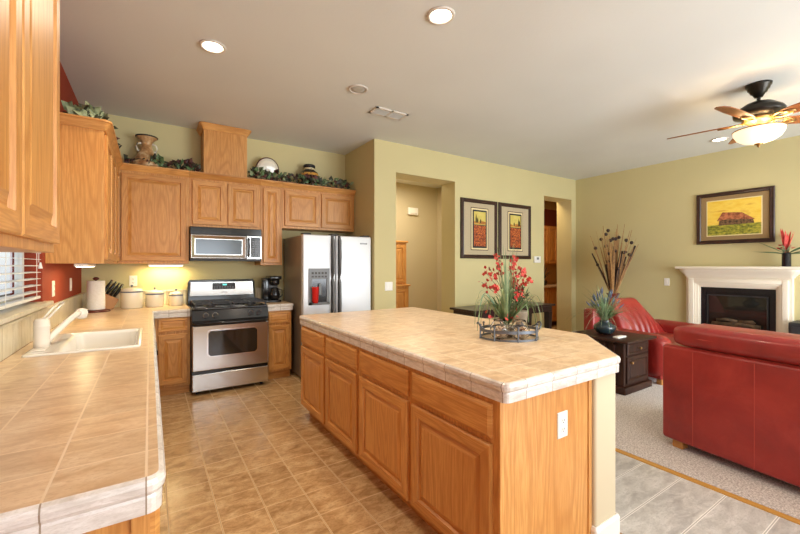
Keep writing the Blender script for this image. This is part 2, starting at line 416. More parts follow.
# dividing wall with two cased openings
O1, O2 = (2.807, 3.866), (6.0, 6.842); OT1, OT2 = 2.65, 2.65
bm = B()
box(bm, 2.47, O1[0], WY, WY + .32, 0, CZ); box(bm, O1[0], O1[1], WY, WY + .32, OT1, CZ); box(bm, O1[1], O2[0], WY, WY + .32, 0, CZ)
box(bm, O2[0], O2[1], WY, WY + .32, OT2, CZ); box(bm, O2[1], RX + .12, WY, WY + .32, 0, CZ)
box(bm, 2.47, 2.60, WY + .32, BY + .12, 0, CZ)
struct('wall_divider', bm, M['wall'])
struct('wall_right', bx(RX, RX + .12, FY, WY, 0, CZ), M['wall'])
# rear wall, behind the camera, with window and glazed door openings
bm = B()
box(bm, LX, -.35, FY - .12, FY, 0, CZ); box(bm, -.35, 2.15, FY - .12, FY, 0, .82); box(bm, -.35, 2.15, FY - .12, FY, 2.3, CZ)
box(bm, 2.15, 2.85, FY - .12, FY, 0, CZ); box(bm, 2.85, 6.35, FY - .12, FY, 2.42, CZ); box(bm, 6.35, RX, FY - .12, FY, 0, CZ)
struct('wall_rear', bm, M['wall'])
# hall and pantry beyond
bm = B(); box(bm, 2.6, 5.3, 6.5, 6.62, 0, CZ); box(bm, 5.2, 5.3, WY + .32, 6.5, 0, CZ); box(bm, 2.5, 2.6, BY + .12, 6.62, 0, CZ)
struct('wall_hall', bm, M['hall'])
bm = B(); box(bm, 5.3, 9.1, 6.02, 6.14, 0, CZ); box(bm, 9.0, 9.12, WY + .32, 6.02, 0, CZ); box(bm, RX + .12, 9.12, WY + .2, WY + .32, 0, CZ)
struct('wall_pantry', bm, M['pantry'])
# carpet beyond the wooden strip
struct('floor_carpet', bx(2.93, RX, FY, WY, 0, .012), M['carpet'])
struct('trim_1', bx(2.885, 2.93, FY, WY, 0, .012), M['strip'], bevel=.004)
bm = B(); box(bm, 2.47, O1[0], WY - .015, WY, 0, .10); box(bm, O1[1], O2[0], WY - .015, WY, 0, .10); box(bm, O2[1], RX, WY - .015, WY, 0, .1)
struct('baseboard_back', bm, M['base'], bevel=.004)
bm = B(); box(bm, RX - .015, RX, FY, 1.33, .012, .10); box(bm, RX - .015, RX, 2.58, WY - .015, .012, .10)
struct('baseboard_right', bm, M['base'], bevel=.004)
# sink window
w = B(); t_ = .045
for a in ((LX - .13, LX - .09, WY0, WY1, WZ0, WZ0 + t_), (LX - .13, LX - .09, WY0, WY1, WZ1 - t_, WZ1), (LX - .13, LX - .09, WY0, WY0 + t_, WZ0 + t_, WZ1 - t_), (LX - .13, LX - .09, WY1 - t_, WY1, WZ0 + t_, WZ1 - t_), (LX - .13, LX - .09, 2.73, 2.77, WZ0 + t_, WZ1 - t_)): box(w, *a)
win = struct('window_1', w, M['white'])
obj('window_pane', bx(LX - .112, LX - .108, WY0 + t_, WY1 - t_, WZ0 + t_, WZ1 - t_), M['window_glass'], win)
struct('trim_2', bx(LX - .09, LX + .05, WY0 - .04, WY1 + .06, WZ0 - .022, WZ0 + .004), M['splash_x'], bevel=.005)
bm = B(); box(bm, -4.2, -4.1, -1, 9, -.1, 2.2)
for i in range(24): box(bm, -4.1, -4.07, -1 + i * .42, -.98 + i * .42, 0, 2.2)
o = obj('garden_fence', bm, M['exterior']); tag(recenter(o, (-4.15, 4, 0)), 'pale grey board fence seen outside through the sink window', 'fence')
struct('ground', bx(-6, LX - .17, -3, 10, -.2, -.1), M['stone'])
# tiled backsplash
bm = B(); box(bm, LX, LX + .012, 1.0, WY1 + .2, .915, 1.075); box(bm, LX, LX + .012, WY1 + .2, BY, .915, 1.075)
struct('trim_3', bm, M['splash_y'], bevel=.003)
struct('trim_4', bx(LX, LX + .022, 1.0, BY - .022, 1.075, 1.092), M['splash_x'], bevel=.006, seg=3)
struct('trim_5', bx(LX + .012, .372, BY - .012, BY, .915, 1.075), M['splash_x'], bevel=.003)
struct('trim_6', bx(LX + .022, .372, BY - .022, BY, 1.075, 1.092), M['splash_x'], bevel=.006, seg=3)
struct('trim_7', bx(1.172, 1.50, BY - .012, BY, .915, 1.085), M['splash_x'], bevel=.003)

# ------------------------------------------------------------------ cabinets
X_, Y_, nX, nY = (1, 0, 0), (0, 1, 0), (-1, 0, 0), (0, -1, 0)
UF = 4.985           # front plane of back uppers
def crown(parent, path): obj('crown', sweep(path, CROWN, zt=2.385), [M['oak_h'], M['oak_h']], parent)
def upper(name, label, x0, x1, z0, z1, doors, group=None, cr=True):
    t = thing(name, label, 'cabinet', ((x0 + x1) / 2, BY - .15, z0), group)
    obj('carcass', bx(x0, x1, UF + .018, BY - .002, z0, z1), M['oak_v'], t)
    bm = B(); st = .035
    loops(bm, (x0, UF + .018, z0), X_, nY, x1 - x0, z1 - z0, [(0, 0), (0, .017), (.002, .018)])
    obj('face_frame', bm, [M['oak_v'], M['oak_h']], t)
    n = doors; g = .03; wd = (x1 - x0 - 2 * .03 - g * (n - 1)) / n
    for i in range(n):
        door(t, (x0 + .03 + i * (wd + g), UF, z0 + .03), X_, nY, wd, z1 - z0 - .07, fr=.05)
    return t
crn = [(LX + .33, UF)]
c1 = upper('wall_cabinet', 'oak wall cabinet with one wide door in the back left corner, beside the microwave', -.285, .372, 1.40, 2.40, 1)
crown(c1, [(-.285, UF), (.372, UF)])
c2 = upper('wall_cabinet', 'short oak wall cabinet with two square doors above the microwave', .374, 1.160, 1.825, 2.40, 2)
crown(c2, [(.374, UF), (1.160, UF)])
c3 = upper('wall_cabinet', 'tall narrow oak wall cabinet right of the microwave, above the coffee maker', 1.162, 1.430, 1.385, 2.40, 1)
crown(c3, [(1.162, UF), (1.430, UF)])
c4 = upper('wall_cabinet', 'short oak wall cabinet with two square doors above the refrigerator', 1.432, 2.466, 1.865, 2.40, 2)
crown(c4, [(1.432, UF), (2.466, UF)])
# left wall uppers
XF = -.305
def left_upper(label, y0, y1, z0, doors):
    t = thing('wall_cabinet', label, 'cabinet', (LX + .15, (y0 + y1) / 2, z0))
    obj('carcass', bx(LX + .002, XF, y0, y1, z0, 2.40), M['oak_v'], t)
    bm = B(); loops(bm, (XF, y1, z0), (0, -1, 0), X_, y1 - y0, 2.40 - z0, [(0, 0), (0, .017), (.002, .018)])
    obj('face_frame', bm, [M['oak_v'], M['oak_h']], t)
    n = doors; g = .012; wd = (y1 - y0 - .05 - g * (n - 1)) / n
    for i in range(n): door(t, (XF + .018, y1 - .025 - i * (wd + g), z0 + .03), (0, -1, 0), X_, wd, 2.33 - z0, fr=.055)
    return t
YA = 3.60
t = left_upper('oak wall cabinet on the left wall past the sink window, wavy-grained side showing', YA, UF - .004, 1.395, 3)
obj('crown', sweep([(LX + .002, YA), (XF + .018, YA), (XF + .018, UF - .004)], CROWN, zt=2.385), [M['oak_h'], M['oak_h']], t)
t = left_upper('near oak wall cabinet over the left counter, cropped by the top left of the photo', -.12, 1.82, 1.425, 4)
obj('crown', sweep([(XF + .018, -.12), (XF + .018, 1.82), (LX + .002, 1.82)], CROWN, zt=2.385), [M['oak_h'], M['oak_h']], t)
# vent chase on top
t = thing('vent_chase', 'square oak duct cover standing on the cabinets above the microwave, reaching the ceiling', 'duct cover', (.76, 5.1, 2.456))
obj('casing', bx(.525, 1.005, 5.0, BY - .002, 2.456, 3.0), M['oak_v'], t, bevel=.003)
obj('crown', sweep([(.525, BY - .002), (.525, 5.0), (1.005, 5.0), (1.005, BY - .002)][::1], [(a, b) for a, b in CROWN], zt=2.975), [M['oak_h'], M['oak_h']], t)
# back base cabinets
def base_back(label, x0, x1):
    t = thing('base_cabinet', label, 'cabinet', ((x0 + x1) / 2, 5.0, 0))
    obj('carcass', bx(x0, x1, 4.70, BY - .002, .10, .833), M['oak_v'], t)
    obj('toe_kick', bx(x0, x1, 4.76, BY - .1, 0, .10), M['oak_h'], t)
    drawer(t, (x0 + .025, 4.70, .685), X_, nY, x1 - x0 - .05, .135, True)
    door(t, (x0 + .025, 4.70, .125), X_, nY, x1 - x0 - .05, .53, fr=.05)
    return t
base_back('oak base cabinet with drawer left of the range', .045, .362)
base_back('narrow oak base cabinet with drawer between the range and the refrigerator', 1.160, 1.462)
# left run base cabinets
def base_left(label, y0, y1, n, end=False):
    t = thing('base_cabinet', label, 'cabinet', (-.3, (y0 + y1) / 2, 0))
    sink = y0 < 3.0 < y1
    if sink:
        bm = B(); box(bm, LX + .002, .0, y0, y1, .10, .66); box(bm, -.030, .0, y0, y1, .66, .833); box(bm, LX + .002, -.57, y0, y1, .66, .833)
        obj('carcass', bm, M['oak_v'], t)
    else: obj('carcass', bx(LX + .002, .0, y0, y1, .10, .833), M['oak_v'], t)
    obj('toe_kick', bx(LX + .1, -.07, y0 + (.02 if end else 0), y1, 0, .10), M['oak_h'], t)
    wd = (y1 - y0 - .05 - .03 * (n - 1)) / n
    for i in range(n):
        yy = y1 - .025 - i * (wd + .03)
        drawer(t, (0, yy, .685), (0, -1, 0), X_, wd, .135); door(t, (0, yy, .125), (0, -1, 0), X_, wd, .53)
    if end: obj('end_stile', bx(-.035, .0, y0 - .006, y0, .10, .833), M['oak_v'], t)
    return t
base_left('near oak base cabinet at the open end of the left counter', 1.05, 2.56, 3, True)
base_left('oak sink base cabinet under the left counter', 2.562, 3.46, 2)
# dishwasher
t = thing('dishwasher', 'cream dishwasher with black handle strip under the far left counter', 'dishwasher', (-.3, 3.76, 0))
obj('body', bx(-.58, -.02, 3.462, 4.06, .10, .83), M['grey'], t)
obj('door', bx(-.02, .035, 3.465, 4.057, .12, .70), M['faucet'], t, bevel=.008)
obj('control_panel', bx(-.02, .04, 3.465, 4.057, .705, .828), M['faucet'], t, bevel=.008)
obj('handle', bx(.035, .052, 3.55, 3.97, .675, .715), M['black'], t, bevel=.006)
obj('toe_kick', bx(-.5, -.07, 3.462, 4.06, 0, .10), M['blackm'], t)
t = thing('base_cabinet', 'blind corner oak base cabinet under the left counter by the back wall', 'cabinet', (-.3, 4.6, 0))
obj('carcass', bx(LX + .002, .0, 4.062, BY - .002, .10, .833), M['oak_v'], t)
door(t, (0, 4.66, .125), (0, -1, 0), X_, .5, .70)
obj('toe_kick', bx(LX + .1, -.07, 4.062, BY - .1, 0, .10), M['oak_h'], t)

# worktops
SX0, SX1, SY0, SY1 = -.535, -.055, 2.66, 3.36
t = thing('worktop', 'long beige tiled worktop with sink along the left wall', 'countertop', (0, 3, .833))
bm = B()
box(bm, LX + .012, -.007, 1.035, SY0, .833, .915); box(bm, LX + .012, -.007, SY1, BY - .012, .833, .915)
box(bm, LX + .012, SX0, SY0, SY1, .833, .915); box(bm, SX1, -.007, SY0, SY1, .833, .915)
box(bm, -.007, .362, 4.70, BY - .012, .833, .915)
obj('tiled_top', bm, M['tile_top'], t)
obj('tile_edge', sweep([(LX + .012, 1.035), (-.007, 1.035), (-.007, 4.70), (.362, 4.70)], EDGE, zt=.915, flat=True), [M['edge_x'], M['edge_y'], M['tile_top']], t, smooth=False)
t = thing('worktop', 'short beige tiled worktop between the range and the refrigerator', 'countertop', (1.33, 5, .833))
obj('tiled_top', bx(1.158, 1.452, 4.70, BY - .012, .833, .915), M['tile_top'], t)
obj('tile_edge', sweep([(1.158, 4.70), (1.452, 4.70), (1.452, BY - .012)], EDGE, zt=.915, flat=True), [M['edge_x'], M['edge_y'], M['tile_top']], t)

# sink
t = thing('sink', 'white enamel kitchen sink set in the left counter', 'sink', (-.28, 3.0, .70))
bm = B(); k = .022
def rr(x0, x1, y0, y1, r, z, n=5):
    out = []
    for cx, cy, a0 in ((x1 - r, y1 - r, 0), (x0 + r, y1 - r, 90), (x0 + r, y0 + r, 180), (x1 - r, y0 + r, 270)):
        for i in range(n + 1):
            a = R(a0 + 90 * i / n); out.append((cx + r * cos(a), cy + r * sin(a), z))
    return out
rings = []
for ins, lf, r, z in ((-.012, 0, .03, .9155), (-.010, 0, .03, .924), (.0, 0, .03, .926), (.012, .09, .03, .924), (.022, .10, .04, .905), (.035, .10, .05, .76), (.06, .10, .06, .735), (.13, .06, .03, .73)):
    rings.append([bm.verts.new(p) for p in rr(SX0 + ins + lf, SX1 - ins, SY0 + ins, SY1 - ins, r, z)])
for a, b in zip(rings, rings[1:]):
    for i in range(len(a)): bm.faces.new((a[i], a[(i + 1) % len(a)], b[(i + 1) % len(a)], b[i]))
bm.faces.new(rings[-1])
o = obj('basin', bm, M['sink'], t, smooth=True); sm = o.modifiers.new('t', 'SOLIDIFY'); sm.thickness = .004; sm.offset = -1
bm = B(); lathe(bm, [(.04, 0), (.04, .006), (.03, .006), (.028, .002)], (-.22, 3.01, .7302)); obj('drain', bm, M['chrome'], t)

# faucet
t = thing('faucet', 'biscuit white pull-out kitchen faucet behind the sink', 'faucet', (-.555, 2.84, .915))
fx, fy = -.497, 2.83
bm = B(); box(bm, fx - .030, fx + .030, fy - .10, fy + .10, .926, .934); obj('base_plate', bm, M['faucet'], t, bevel=.006, seg=3)
bm = B(); lathe(bm, [(.034, .934), (.034, .96), (.035, 1.045), (.0355, 1.047), (.0355, 1.051), (.034, 1.053), (.034, 1.075), (.026, 1.088), (.008, 1.09)], (fx, fy, 0), 28); obj('body', bm, M['faucet'], t, smooth=True)
dx, dy = .40, .90
sp = [(fx + .01, fy + .02, .955), (fx + .01 + dx * .09, fy + .02 + dy * .09, 1.0), (fx + .01 + dx * .18, fy + .02 + dy * .18, 1.045), (fx + .01 + dx * .25, fy + .02 + dy * .25, 1.075), (fx + .01 + dx * .29, fy + .02 + dy * .29, 1.085)]
bm = B(); tube(bm, sp, [.017, .0175, .0165, .016, .02], 14); obj('spout', bm, M['faucet'], t, smooth=True)
e = Vector(sp[-1]); bm = B(); lathe(bm, [(.016, -.040), (.028, -.034), (.034, -.008), (.030, .016), (.014, .024)], e + Vector((.008, .016, 0)), 18); obj('spray_head', bm, M['faucet'], t, smooth=True)
bm = B(); h0 = Vector((fx + .012, fy + .02, 1.085))
for s in (-1, 1): tube(bm, [h0 + Vector((.010 * s, -.004 * s, 0)), h0 + Vector((.03 + .013 * s, .075 - .005 * s, .05)), h0 + Vector((.05 + .012 * s, .125 - .005 * s, .075))], .005, 8)
tube(bm, [h0 + Vector((.062, .12, .075)), h0 + Vector((.052, .134, .079)), h0 + Vector((.038, .13, .075))], .005, 8); obj('lever', bm, M['faucet'], t, smooth=True)
bm = B(); lathe(bm, [(.016, .927), (.016, .935), (.010, .945), (.010, .97), (.014, .975), (.012, .985)], (fx + .0, fy + .16, 0), 16)
o = obj('soap_dispenser', bm, M['chrome'], smooth=True); tag(recenter(o, (fx, fy + .16, .927)), 'small chrome soap dispenser beside the white faucet', 'soap dispenser')

# island
I0, I1, IY0, IY1 = 1.172, 1.822, 1.075, 3.44
def isl(label, y0, y1, first):
    t = thing('base_cabinet', label, 'cabinet', (1.5, (y0 + y1) / 2, 0))
    obj('carcass', bx(I0, I1, y0, y1, .10, .838), M['oak_v'], t)
    obj('toe_kick', bx(I0 + .07, I1, y0, y1, 0, .10), M['oak_h'], t)
    n = 2; wd = (y1 - y0 - .05 - .035) / 2
    for i in range(n):
        yy = y1 - .02 - i * (wd + .04)
        drawer(t, (I0, yy, .675), (0, -1, 0), nX, wd, .14); door(t, (I0, yy, .115), (0, -1, 0), nX, wd, .535)
    return t
isl('far oak island cabinet, two doors and two drawers, nearer the range', 2.285, IY1, False)
t = isl('near oak island cabinet with two doors, two drawers and the wide end panel', IY0, 2.283, True)
bm = B(); box(bm, I0 + .0, I1 - .03, IY0 - .008, IY0, .0, .838); obj('end_panel', bm, M['oak_v'], t)
bm = B(); box(bm, I1 - .03, I1 - .002, IY0 - .014, IY0, .0, .838); obj('end_trim', bm, M['oak_v'], t, bevel=.003)
obj('end_trim', bx(I0 - .002, I0 + .02, IY0 - .014, IY0, .0, .838), M['oak_v'], t, bevel=.003)
struct('wall_island', bx(I1 + .002, 2.02, 1.045, 3.44, 0, .838), M['post'], bevel=.018, seg=4)
struct('baseboard_island', sweep([(I1 + .002, 1.10), (I1 + .002, 1.045), (2.02, 1.045), (2.02, 3.44)], [(0, 0), (.014, 0), (.014, .085), (.006, .10), (0, .10)]), [M['base'], M['base']])
t = thing('island_worktop', 'beige tiled island worktop with tiled edge coloured as if daylit and one clipped corner', 'countertop', (1.8, 2.2, .838))
IP = [(1.186, 1.05), (1.985, 1.05), (2.415, 1.475), (2.415, 3.45), (1.186, 3.45)]
bm = B(); prism(bm, IP, .838, .92); obj('tiled_top', bm, M['tile_top_i'], t)
obj('tile_edge', sweep(IP, EDGE, closed=True, zt=.92, flat=True), [M['edge_x'], M['edge_y'], M['tile_top_i']], t)

# ------------------------------------------------------------------ outlets and switches
def plate(name, label, c, U, N, w=.075, h=.118, kind='outlet', group=None):
    c = Vector(c); U = Vector(U); N = Vector(N); t = thing(name, label, kind if kind != 'rocker' else 'light switch', c)
    V = Vector((0, 0, 1)); o = c - U * w / 2 - V * h / 2 + N * .0005
    bm = B(); loops(bm, o, U, N, w, h, [(0, 0), (0, .003), (.004, .006)]); obj('wall_plate', bm, M['white'], t)
    if kind == 'outlet':
        for dz in (-.02, .02):
            q = c + V * dz; bm = B(); loops(bm, q - U * .016 - V * .013 + N * .0062, U, N, .032, .026, [(0, 0), (0, .002)]); f = obj('socket', bm, M['white'], t)
            bm = B()
            for du in (-.007, .005): loops(bm, q + U * du - V * .003 + N * .0083, U, N, .0035, .010, [(0, 0), (0, .0004)])
            loops(bm, q - U * .003 - V * .011 + N * .0083, U, N, .006, .005, [(0, 0), (0, .0004)]); obj('slot', bm, M['slot'], f)
    else:
        n = 2 if w > .1 else 1
        for i in range(n):
            q = c + U * ((i - (n - 1) / 2) * .046); bm = B(); loops(bm, q - U * .016 - V * .033 + N * .0062, U, N, .032, .066, [(0, 0), (.001, .004)]); obj('rocker', bm, M['white'], t)
    return t
plate('wall_outlet', 'white outlet on the oak end panel of the island', (1.585, IY0 - .008, .650), X_, nY)
plate('wall_outlet', 'white outlet on the back wall above the largest canister', (-.16, BY, 1.205), X_, nY)
plate('wall_outlet', 'white outlet on the red wall nearer the window', (LX, 3.86, 1.205), (0, -1, 0), X_)
plate('light_switch', 'white rocker switch on the red wall nearer the corner', (LX, 4.62, 1.205), (0, -1, 0), X_, kind='rocker')
plate('light_switch', 'white double rocker switch beside the first wall opening', (2.69, WY, 1.10), X_, nY, w=.118, kind='rocker')
plate('light_switch', 'white rocker switch on the wall left of the fireplace', (RX, 2.82, 1.115), (0, 1, 0), nX, kind='rocker')
t = thing('thermostat', 'white thermostat on the wall right of the red poppy pictures', 'thermostat', (5.785, WY, 1.45))
obj('housing', bx(5.70, 5.87, WY - .03, WY - .0005, 1.43, 1.545), M['white'], t, bevel=.008, seg=3)
obj('screen', bx(5.755, 5.815, WY - .032, WY - .030, 1.485, 1.525), M['grey'], t)
t = thing('wall_sensor', 'small white box high on the hallway wall', 'sensor box', (4.55, 6.5, 2.48))
obj('housing', bx(4.42, 4.66, 6.44, 6.4995, 2.42, 2.57), M['white'], t, bevel=.015, seg=3)
obj('grille', bx(4.46, 4.62, 6.436, 6.44, 2.44, 2.46), M['trimw'], t)

# ------------------------------------------------------------------ range
t = thing('range', 'stainless steel gas range with black cooktop against the back wall', 'stove', (.772, 4.9, 0))
rx0, rx1 = .366, 1.150
obj('body', bx(rx0, rx1, 4.60, 5.25, .04, .90), M['blackm'], t)
obj('storage_drawer', bx(rx0 + .004, rx1 - .004, 4.545, 4.598, .045, .225), M['steel'], t, bevel=.006)
obj('drawer_gap', bx(rx0 + .004, rx1 - .004, 4.565, 4.598, .226, .262), M['black'], t)
d = obj('oven_door', bx(rx0 + .004, rx1 - .004, 4.535, 4.598, .263, .742), M['steel'], t, bevel=.008)
bm = B(); prism(bm, [(x, y) for x, y in [(0, 0)] * 0] or [(.54, .40), (1.0, .40), (1.03, .43), (1.03, .66), (1.0, .69), (.54, .69), (.51, .66), (.51, .43)], 0, .004)
for v in bm.verts: v.co = Vector((v.co.x, 4.5349 - v.co.z, v.co.y))
obj('window_trim', bm, M['chrome'], d)
bm = B(); prism(bm, [(.545, .41), (.995, .41), (1.02, .435), (1.02, .655), (.995, .68), (.545, .68), (.52, .655), (.52, .435)], 0.004, .007)
for v in bm.verts: v.co = Vector((v.co.x, 4.5349 - v.co.z, v.co.y))
obj('oven_window', bm, M['glassdark'], d)
bm = B(); tube(bm, [(rx0 + .02, 4.535, .765), (rx0 + .04, 4.50, .765), (rx1 - .04, 4.50, .765), (rx1 - .02, 4.535, .765)], .016, 10); obj('oven_handle', bm, M['black'], d, smooth=True)
obj('handle_strip', bx(rx0 + .002, rx1 - .002, 4.54, 4.60, .745, .79), M['black'], t)
bm = B(); v = box(bm, rx0, rx1, 4.545, 4.66, .79, .90)
for q in v:
    if q.co.y < 4.6 and q.co.z > .8: q.co.y += .03
cp = obj('control_panel', bm, M['black'], t, bevel=.004)
for i, kx in enumerate((.50, .59, .955, 1.045)):
    bm = B(); lathe(bm, [(.024, -.030), (.026, -.012), (.026, 0)], (kx, 4.556, .845), 20, 'y'); kb = obj('knob', bm, M['blackm'], cp, smooth=False)
    bm = B(); lathe(bm, [(.029, -.004), (.029, 0)], (kx, 4.5585, .845), 24, 'y'); obj('knob_ring', bm, M['chrome'], kb)
obj('cooktop', bx(rx0, rx1, 4.57, 5.17, .90, .922), M['black'], t, bevel=.008, seg=3)
for bx_, by_ in ((.56, 4.74), (.98, 4.74), (.56, 5.02), (.98, 5.02)):
    bm = B(); lathe(bm, [(.055, .922), (.05, .932), (.036, .934), (.036, .945), (.03, .95)], (bx_, by_, 0), 20); obj('burner', bm, M['iron'], t)
for g0, g1 in ((.40, .765), (.779, 1.144)):
    bm = B(); z = .962
    for yy in (4.61, 4.88, 5.14): box(bm, g0, g1, yy - .006, yy + .006, z - .006, z + .006)
    for xx in (g0 + .006, (g0 + g1) / 2, g1 - .006): box(bm, xx - .006, xx + .006, 4.61, 5.14, z - .006, z + .006)
    for yy in (4.745, 5.01): box(bm, g0, g1, yy - .005, yy + .005, z - .004, z + .010)
    for xx in (g0 + .01, g1 - .01):
        for yy in (4.615, 5.135): box(bm, xx - .007, xx + .007, yy - .007, yy + .007, .922, z)
    obj('burner_grate', bm, M['iron'], t, bevel=.002)
bm = B(); prism(bm, [(rx0 + .01, .90), (rx1 - .01, .90), (rx1 - .01, 1.17), (rx1 - .03, 1.205), (rx0 + .03, 1.205), (rx0 + .01, 1.17)], 0, .07)
for v in bm.verts: v.co = Vector((v.co.x, 5.25 - v.co.z + (.03 if v.co.y > 1 and v.co.z > .03 else 0), v.co.y))
bg_ = obj('backguard', bm, M['black'], t, bevel=.006)
bm = B(); prism(bm, [(rx0 + .028, 1.01), (rx1 - .028, 1.01), (rx1 - .04, 1.18), (rx0 + .04, 1.18)], 0, .012)
for v in bm.verts: v.co = Vector((v.co.x, 5.196 - v.co.z, v.co.y))
obj('steel_panel', bm, M['steel'], bg_, bevel=.003)
obj('display', bx(.64, .90, 5.178, 5.1835, 1.085, 1.165), M['black'], bg_)
obj('clock_digits', bx(.755, .80, 5.1765, 5.1778, 1.135, 1.152), M['lcd'], bg_)
bm = B()
for i in range(8):
    for j in range(2): box(bm, .655 + i * .03, .672 + i * .03, 5.1765, 5.1778, 1.097 + j * .016, 1.104 + j * .016)
obj('button_row', bm, M['grey'], bg_)
bm = B()
for i in range(6): box(bm, .745 + i * .011, .752 + i * .011, 5.1822, 5.1838, 1.045, 1.055)
obj('badge', bm, M['blackm'], bg_)
for fx_ in (rx0 + .06, rx1 - .06):
    for fy_ in (4.64, 5.18):
        bm = B(); lathe(bm, [(.016, 0), (.016, .04)], (fx_, fy_, 0), 12); obj('foot', bm, M['blackm'], t)

# microwave
t = thing('microwave', 'stainless over-the-range microwave with black vent strip and keypad', 'microwave', (.765, 5.1, 1.432))
mx0, mx1, my, mz0, mz1 = .378, 1.156, 4.90, 1.435, 1.823
obj('body', bx(mx0, mx1, my + .03, BY - .002, mz0, mz1), M['blackm'], t)
obj('vent_strip', bx(mx0, mx1, my, my + .03, mz1 - .085, mz1), M['black'], t, bevel=.004)
obj('bottom_lip', bx(mx0, mx1, my + .005, my + .03, mz0, mz0 + .022), M['blackm'], t)
bm = B(); loops(bm, (mx0 + .002, my + .03, mz0 + .023), X_, nY, .60, .278, [(0, 0), (0, .030), (.010, .036), (.012, .036), (.045, .018), (.047, .018)])
dr = obj('door', bm, [M['steel'], M['steel']], t)
bm = B(); loops(bm, (mx0 + .055, my + .012, mz0 + .075), X_, nY, .495, .174, [(0, 0), (0, .002)]); obj('door_window', bm, [M['mirror'], M['mirror']], dr)
bm = B(); hx = mx0 + .625; tube(bm, [(hx, my, mz0 + .05), (hx, my - .035, mz0 + .075), (hx, my - .04, mz0 + .16), (hx, my - .035, mz0 + .25), (hx, my, mz0 + .275)], .011, 10); obj('handle', bm, M['black'], dr, smooth=True)
p_ = obj('keypad', bx(mx0 + .605, mx1, my, my + .03, mz0 + .023, mz1 - .086), M['steel'], t, bevel=.003)
obj('key_panel', bx(mx0 + .650, mx1 - .012, my - .003, my - .0005, mz0 + .045, mz1 - .10), M['black'], p_)
bm = B()
for i in range(3):
    for j in range(7): box(bm, mx0 + .664 + i * .034, mx0 + .686 + i * .034, my - .0045, my - .0032, mz0 + .06 + j * .028, mz0 + .073 + j * .028)
obj('keys', bm, M['grey'], p_)

# ------------------------------------------------------------------ refrigerator
t = thing('refrigerator', 'side-by-side stainless refrigerator with ice dispenser in the alcove', 'refrigerator', (1.98, 4.9, 0))
fx0, fx1, fyf = 1.525, 2.448, 4.45
obj('cabinet_body', bx(fx0, fx1, fyf + .075, 5.22, .03, 1.745), M['fridge_side'], t, bevel=.004)
split = 1.945
def fdoor(x0, x1):
    bm = B(); v = box(bm, x0, x1, fyf, fyf + .07, .09, 1.755); return bm
dl = obj('freezer_door', fdoor(fx0, split - .004), M['fridge'], t, bevel=.014, seg=4)
dr = obj('fridge_door', fdoor(split + .004, fx1), M['fridge'], t, bevel=.014, seg=4)
for d_, hx in ((dl, split - .045), (dr, split + .045)):
    bm = B()
    for z0, z1 in ((.55, 1.22), (1.235, 1.74)):
        pts = [(hx, fyf - .0, z0), (hx, fyf - .038, z0 + .05), (hx, fyf - .052, (z0 + z1) / 2), (hx, fyf - .038, z1 - .05), (hx, fyf, z1)]
        tube(bm, pts, .015, 10)
    obj('handle', bm, M['grey'], d_, smooth=True)
obj('handle_channel', bx(split - .062, split - .028, fyf - .004, fyf + .001, .5, 1.75), M['blackm'], dl)
obj('handle_channel', bx(split + .028, split + .062, fyf - .004, fyf + .001, .5, 1.75), M['blackm'], dr)
bm = B()
dx0, dx1, dz0, dz1 = 1.592, 1.86, .90, 1.345
box(bm, dx0, dx1, fyf - .012, fyf - .0005, dz0, dz0 + .035); box(bm, dx0, dx1, fyf - .012, fyf - .0005, 1.215, dz1)
box(bm, dx0, dx0 + .04, fyf - .012, fyf - .0005, dz0, 1.215); box(bm, dx1 - .04, dx1, fyf - .012, fyf - .0005, dz0, 1.215)
dsp = obj('dispenser', bm, M['grey'], dl, bevel=.003)
obj('dispenser_recess', bx(dx0 + .04, dx1 - .04, fyf - .003, fyf - .0006, dz0 + .035, 1.215), M['black'], dsp) if False else obj('dispenser_recess', bx(dx0 + .04, dx1 - .04, fyf - .003, fyf - .0006, dz0 + .035, 1.215), M['black'], t)
bm = B()
for i in range(5): box(bm, dx0 + .035 + i * .042, dx0 + .062 + i * .042, fyf - .014, fyf - .0121, 1.275, 1.30); box(bm, dx0 + .035 + i * .042, dx0 + .062 + i * .042, fyf - .014, fyf - .0121, 1.235, 1.255)
obj('dispenser_buttons', bm, M['slot'], t)
bm = B(); box(bm, 1.715, 1.745, fyf - .03, fyf - .0031, 1.02, 1.16); obj('paddle', bm, M['grey'], t, bevel=.004)
obj('drip_shelf', bx(dx0 + .03, dx1 - .03, fyf - .075, fyf - .0121, dz0 + .012, dz0 + .026), M['grey'], t, bevel=.003)
bm = B(); tube(bm, [(0, 0, 0)] * 0 or [(2.27, fyf - .001, 1.665), (2.40, fyf - .001, 1.665)], .0, 4) if False else None
bm.free(); bm = B()
for i in range(6): box(bm, 2.285 + i * .018, 2.297 + i * .018, fyf - .003, fyf - .0002, 1.655, 1.673)
obj('badge', bm, M['grey'], dr)
obj('kick_grille', bx(fx0 + .01, fx1 - .01, fyf + .03, fyf + .07, .0, .085), M['blackm'], t)
for x in (fx0 + .06, split, fx1 - .06): obj('hinge_cover', bx(x - .05, x + .05, fyf + .02, fyf + .12, 1.757, 1.775), M['blackm'], t, bevel=.006)
bm = B(); lathe(bm, [(.030, 0), (.034, .02), (.042, .19), (.043, .195), (.038, .195)], (1.662, fyf - .046, dz0 + .0275), 24)
o = obj('tumbler', bm, M['red'], smooth=True); tag(recenter(o, (1.662, fyf - .046, dz0 + .0275)), 'red tumbler standing in the refrigerator dispenser', 'cup')

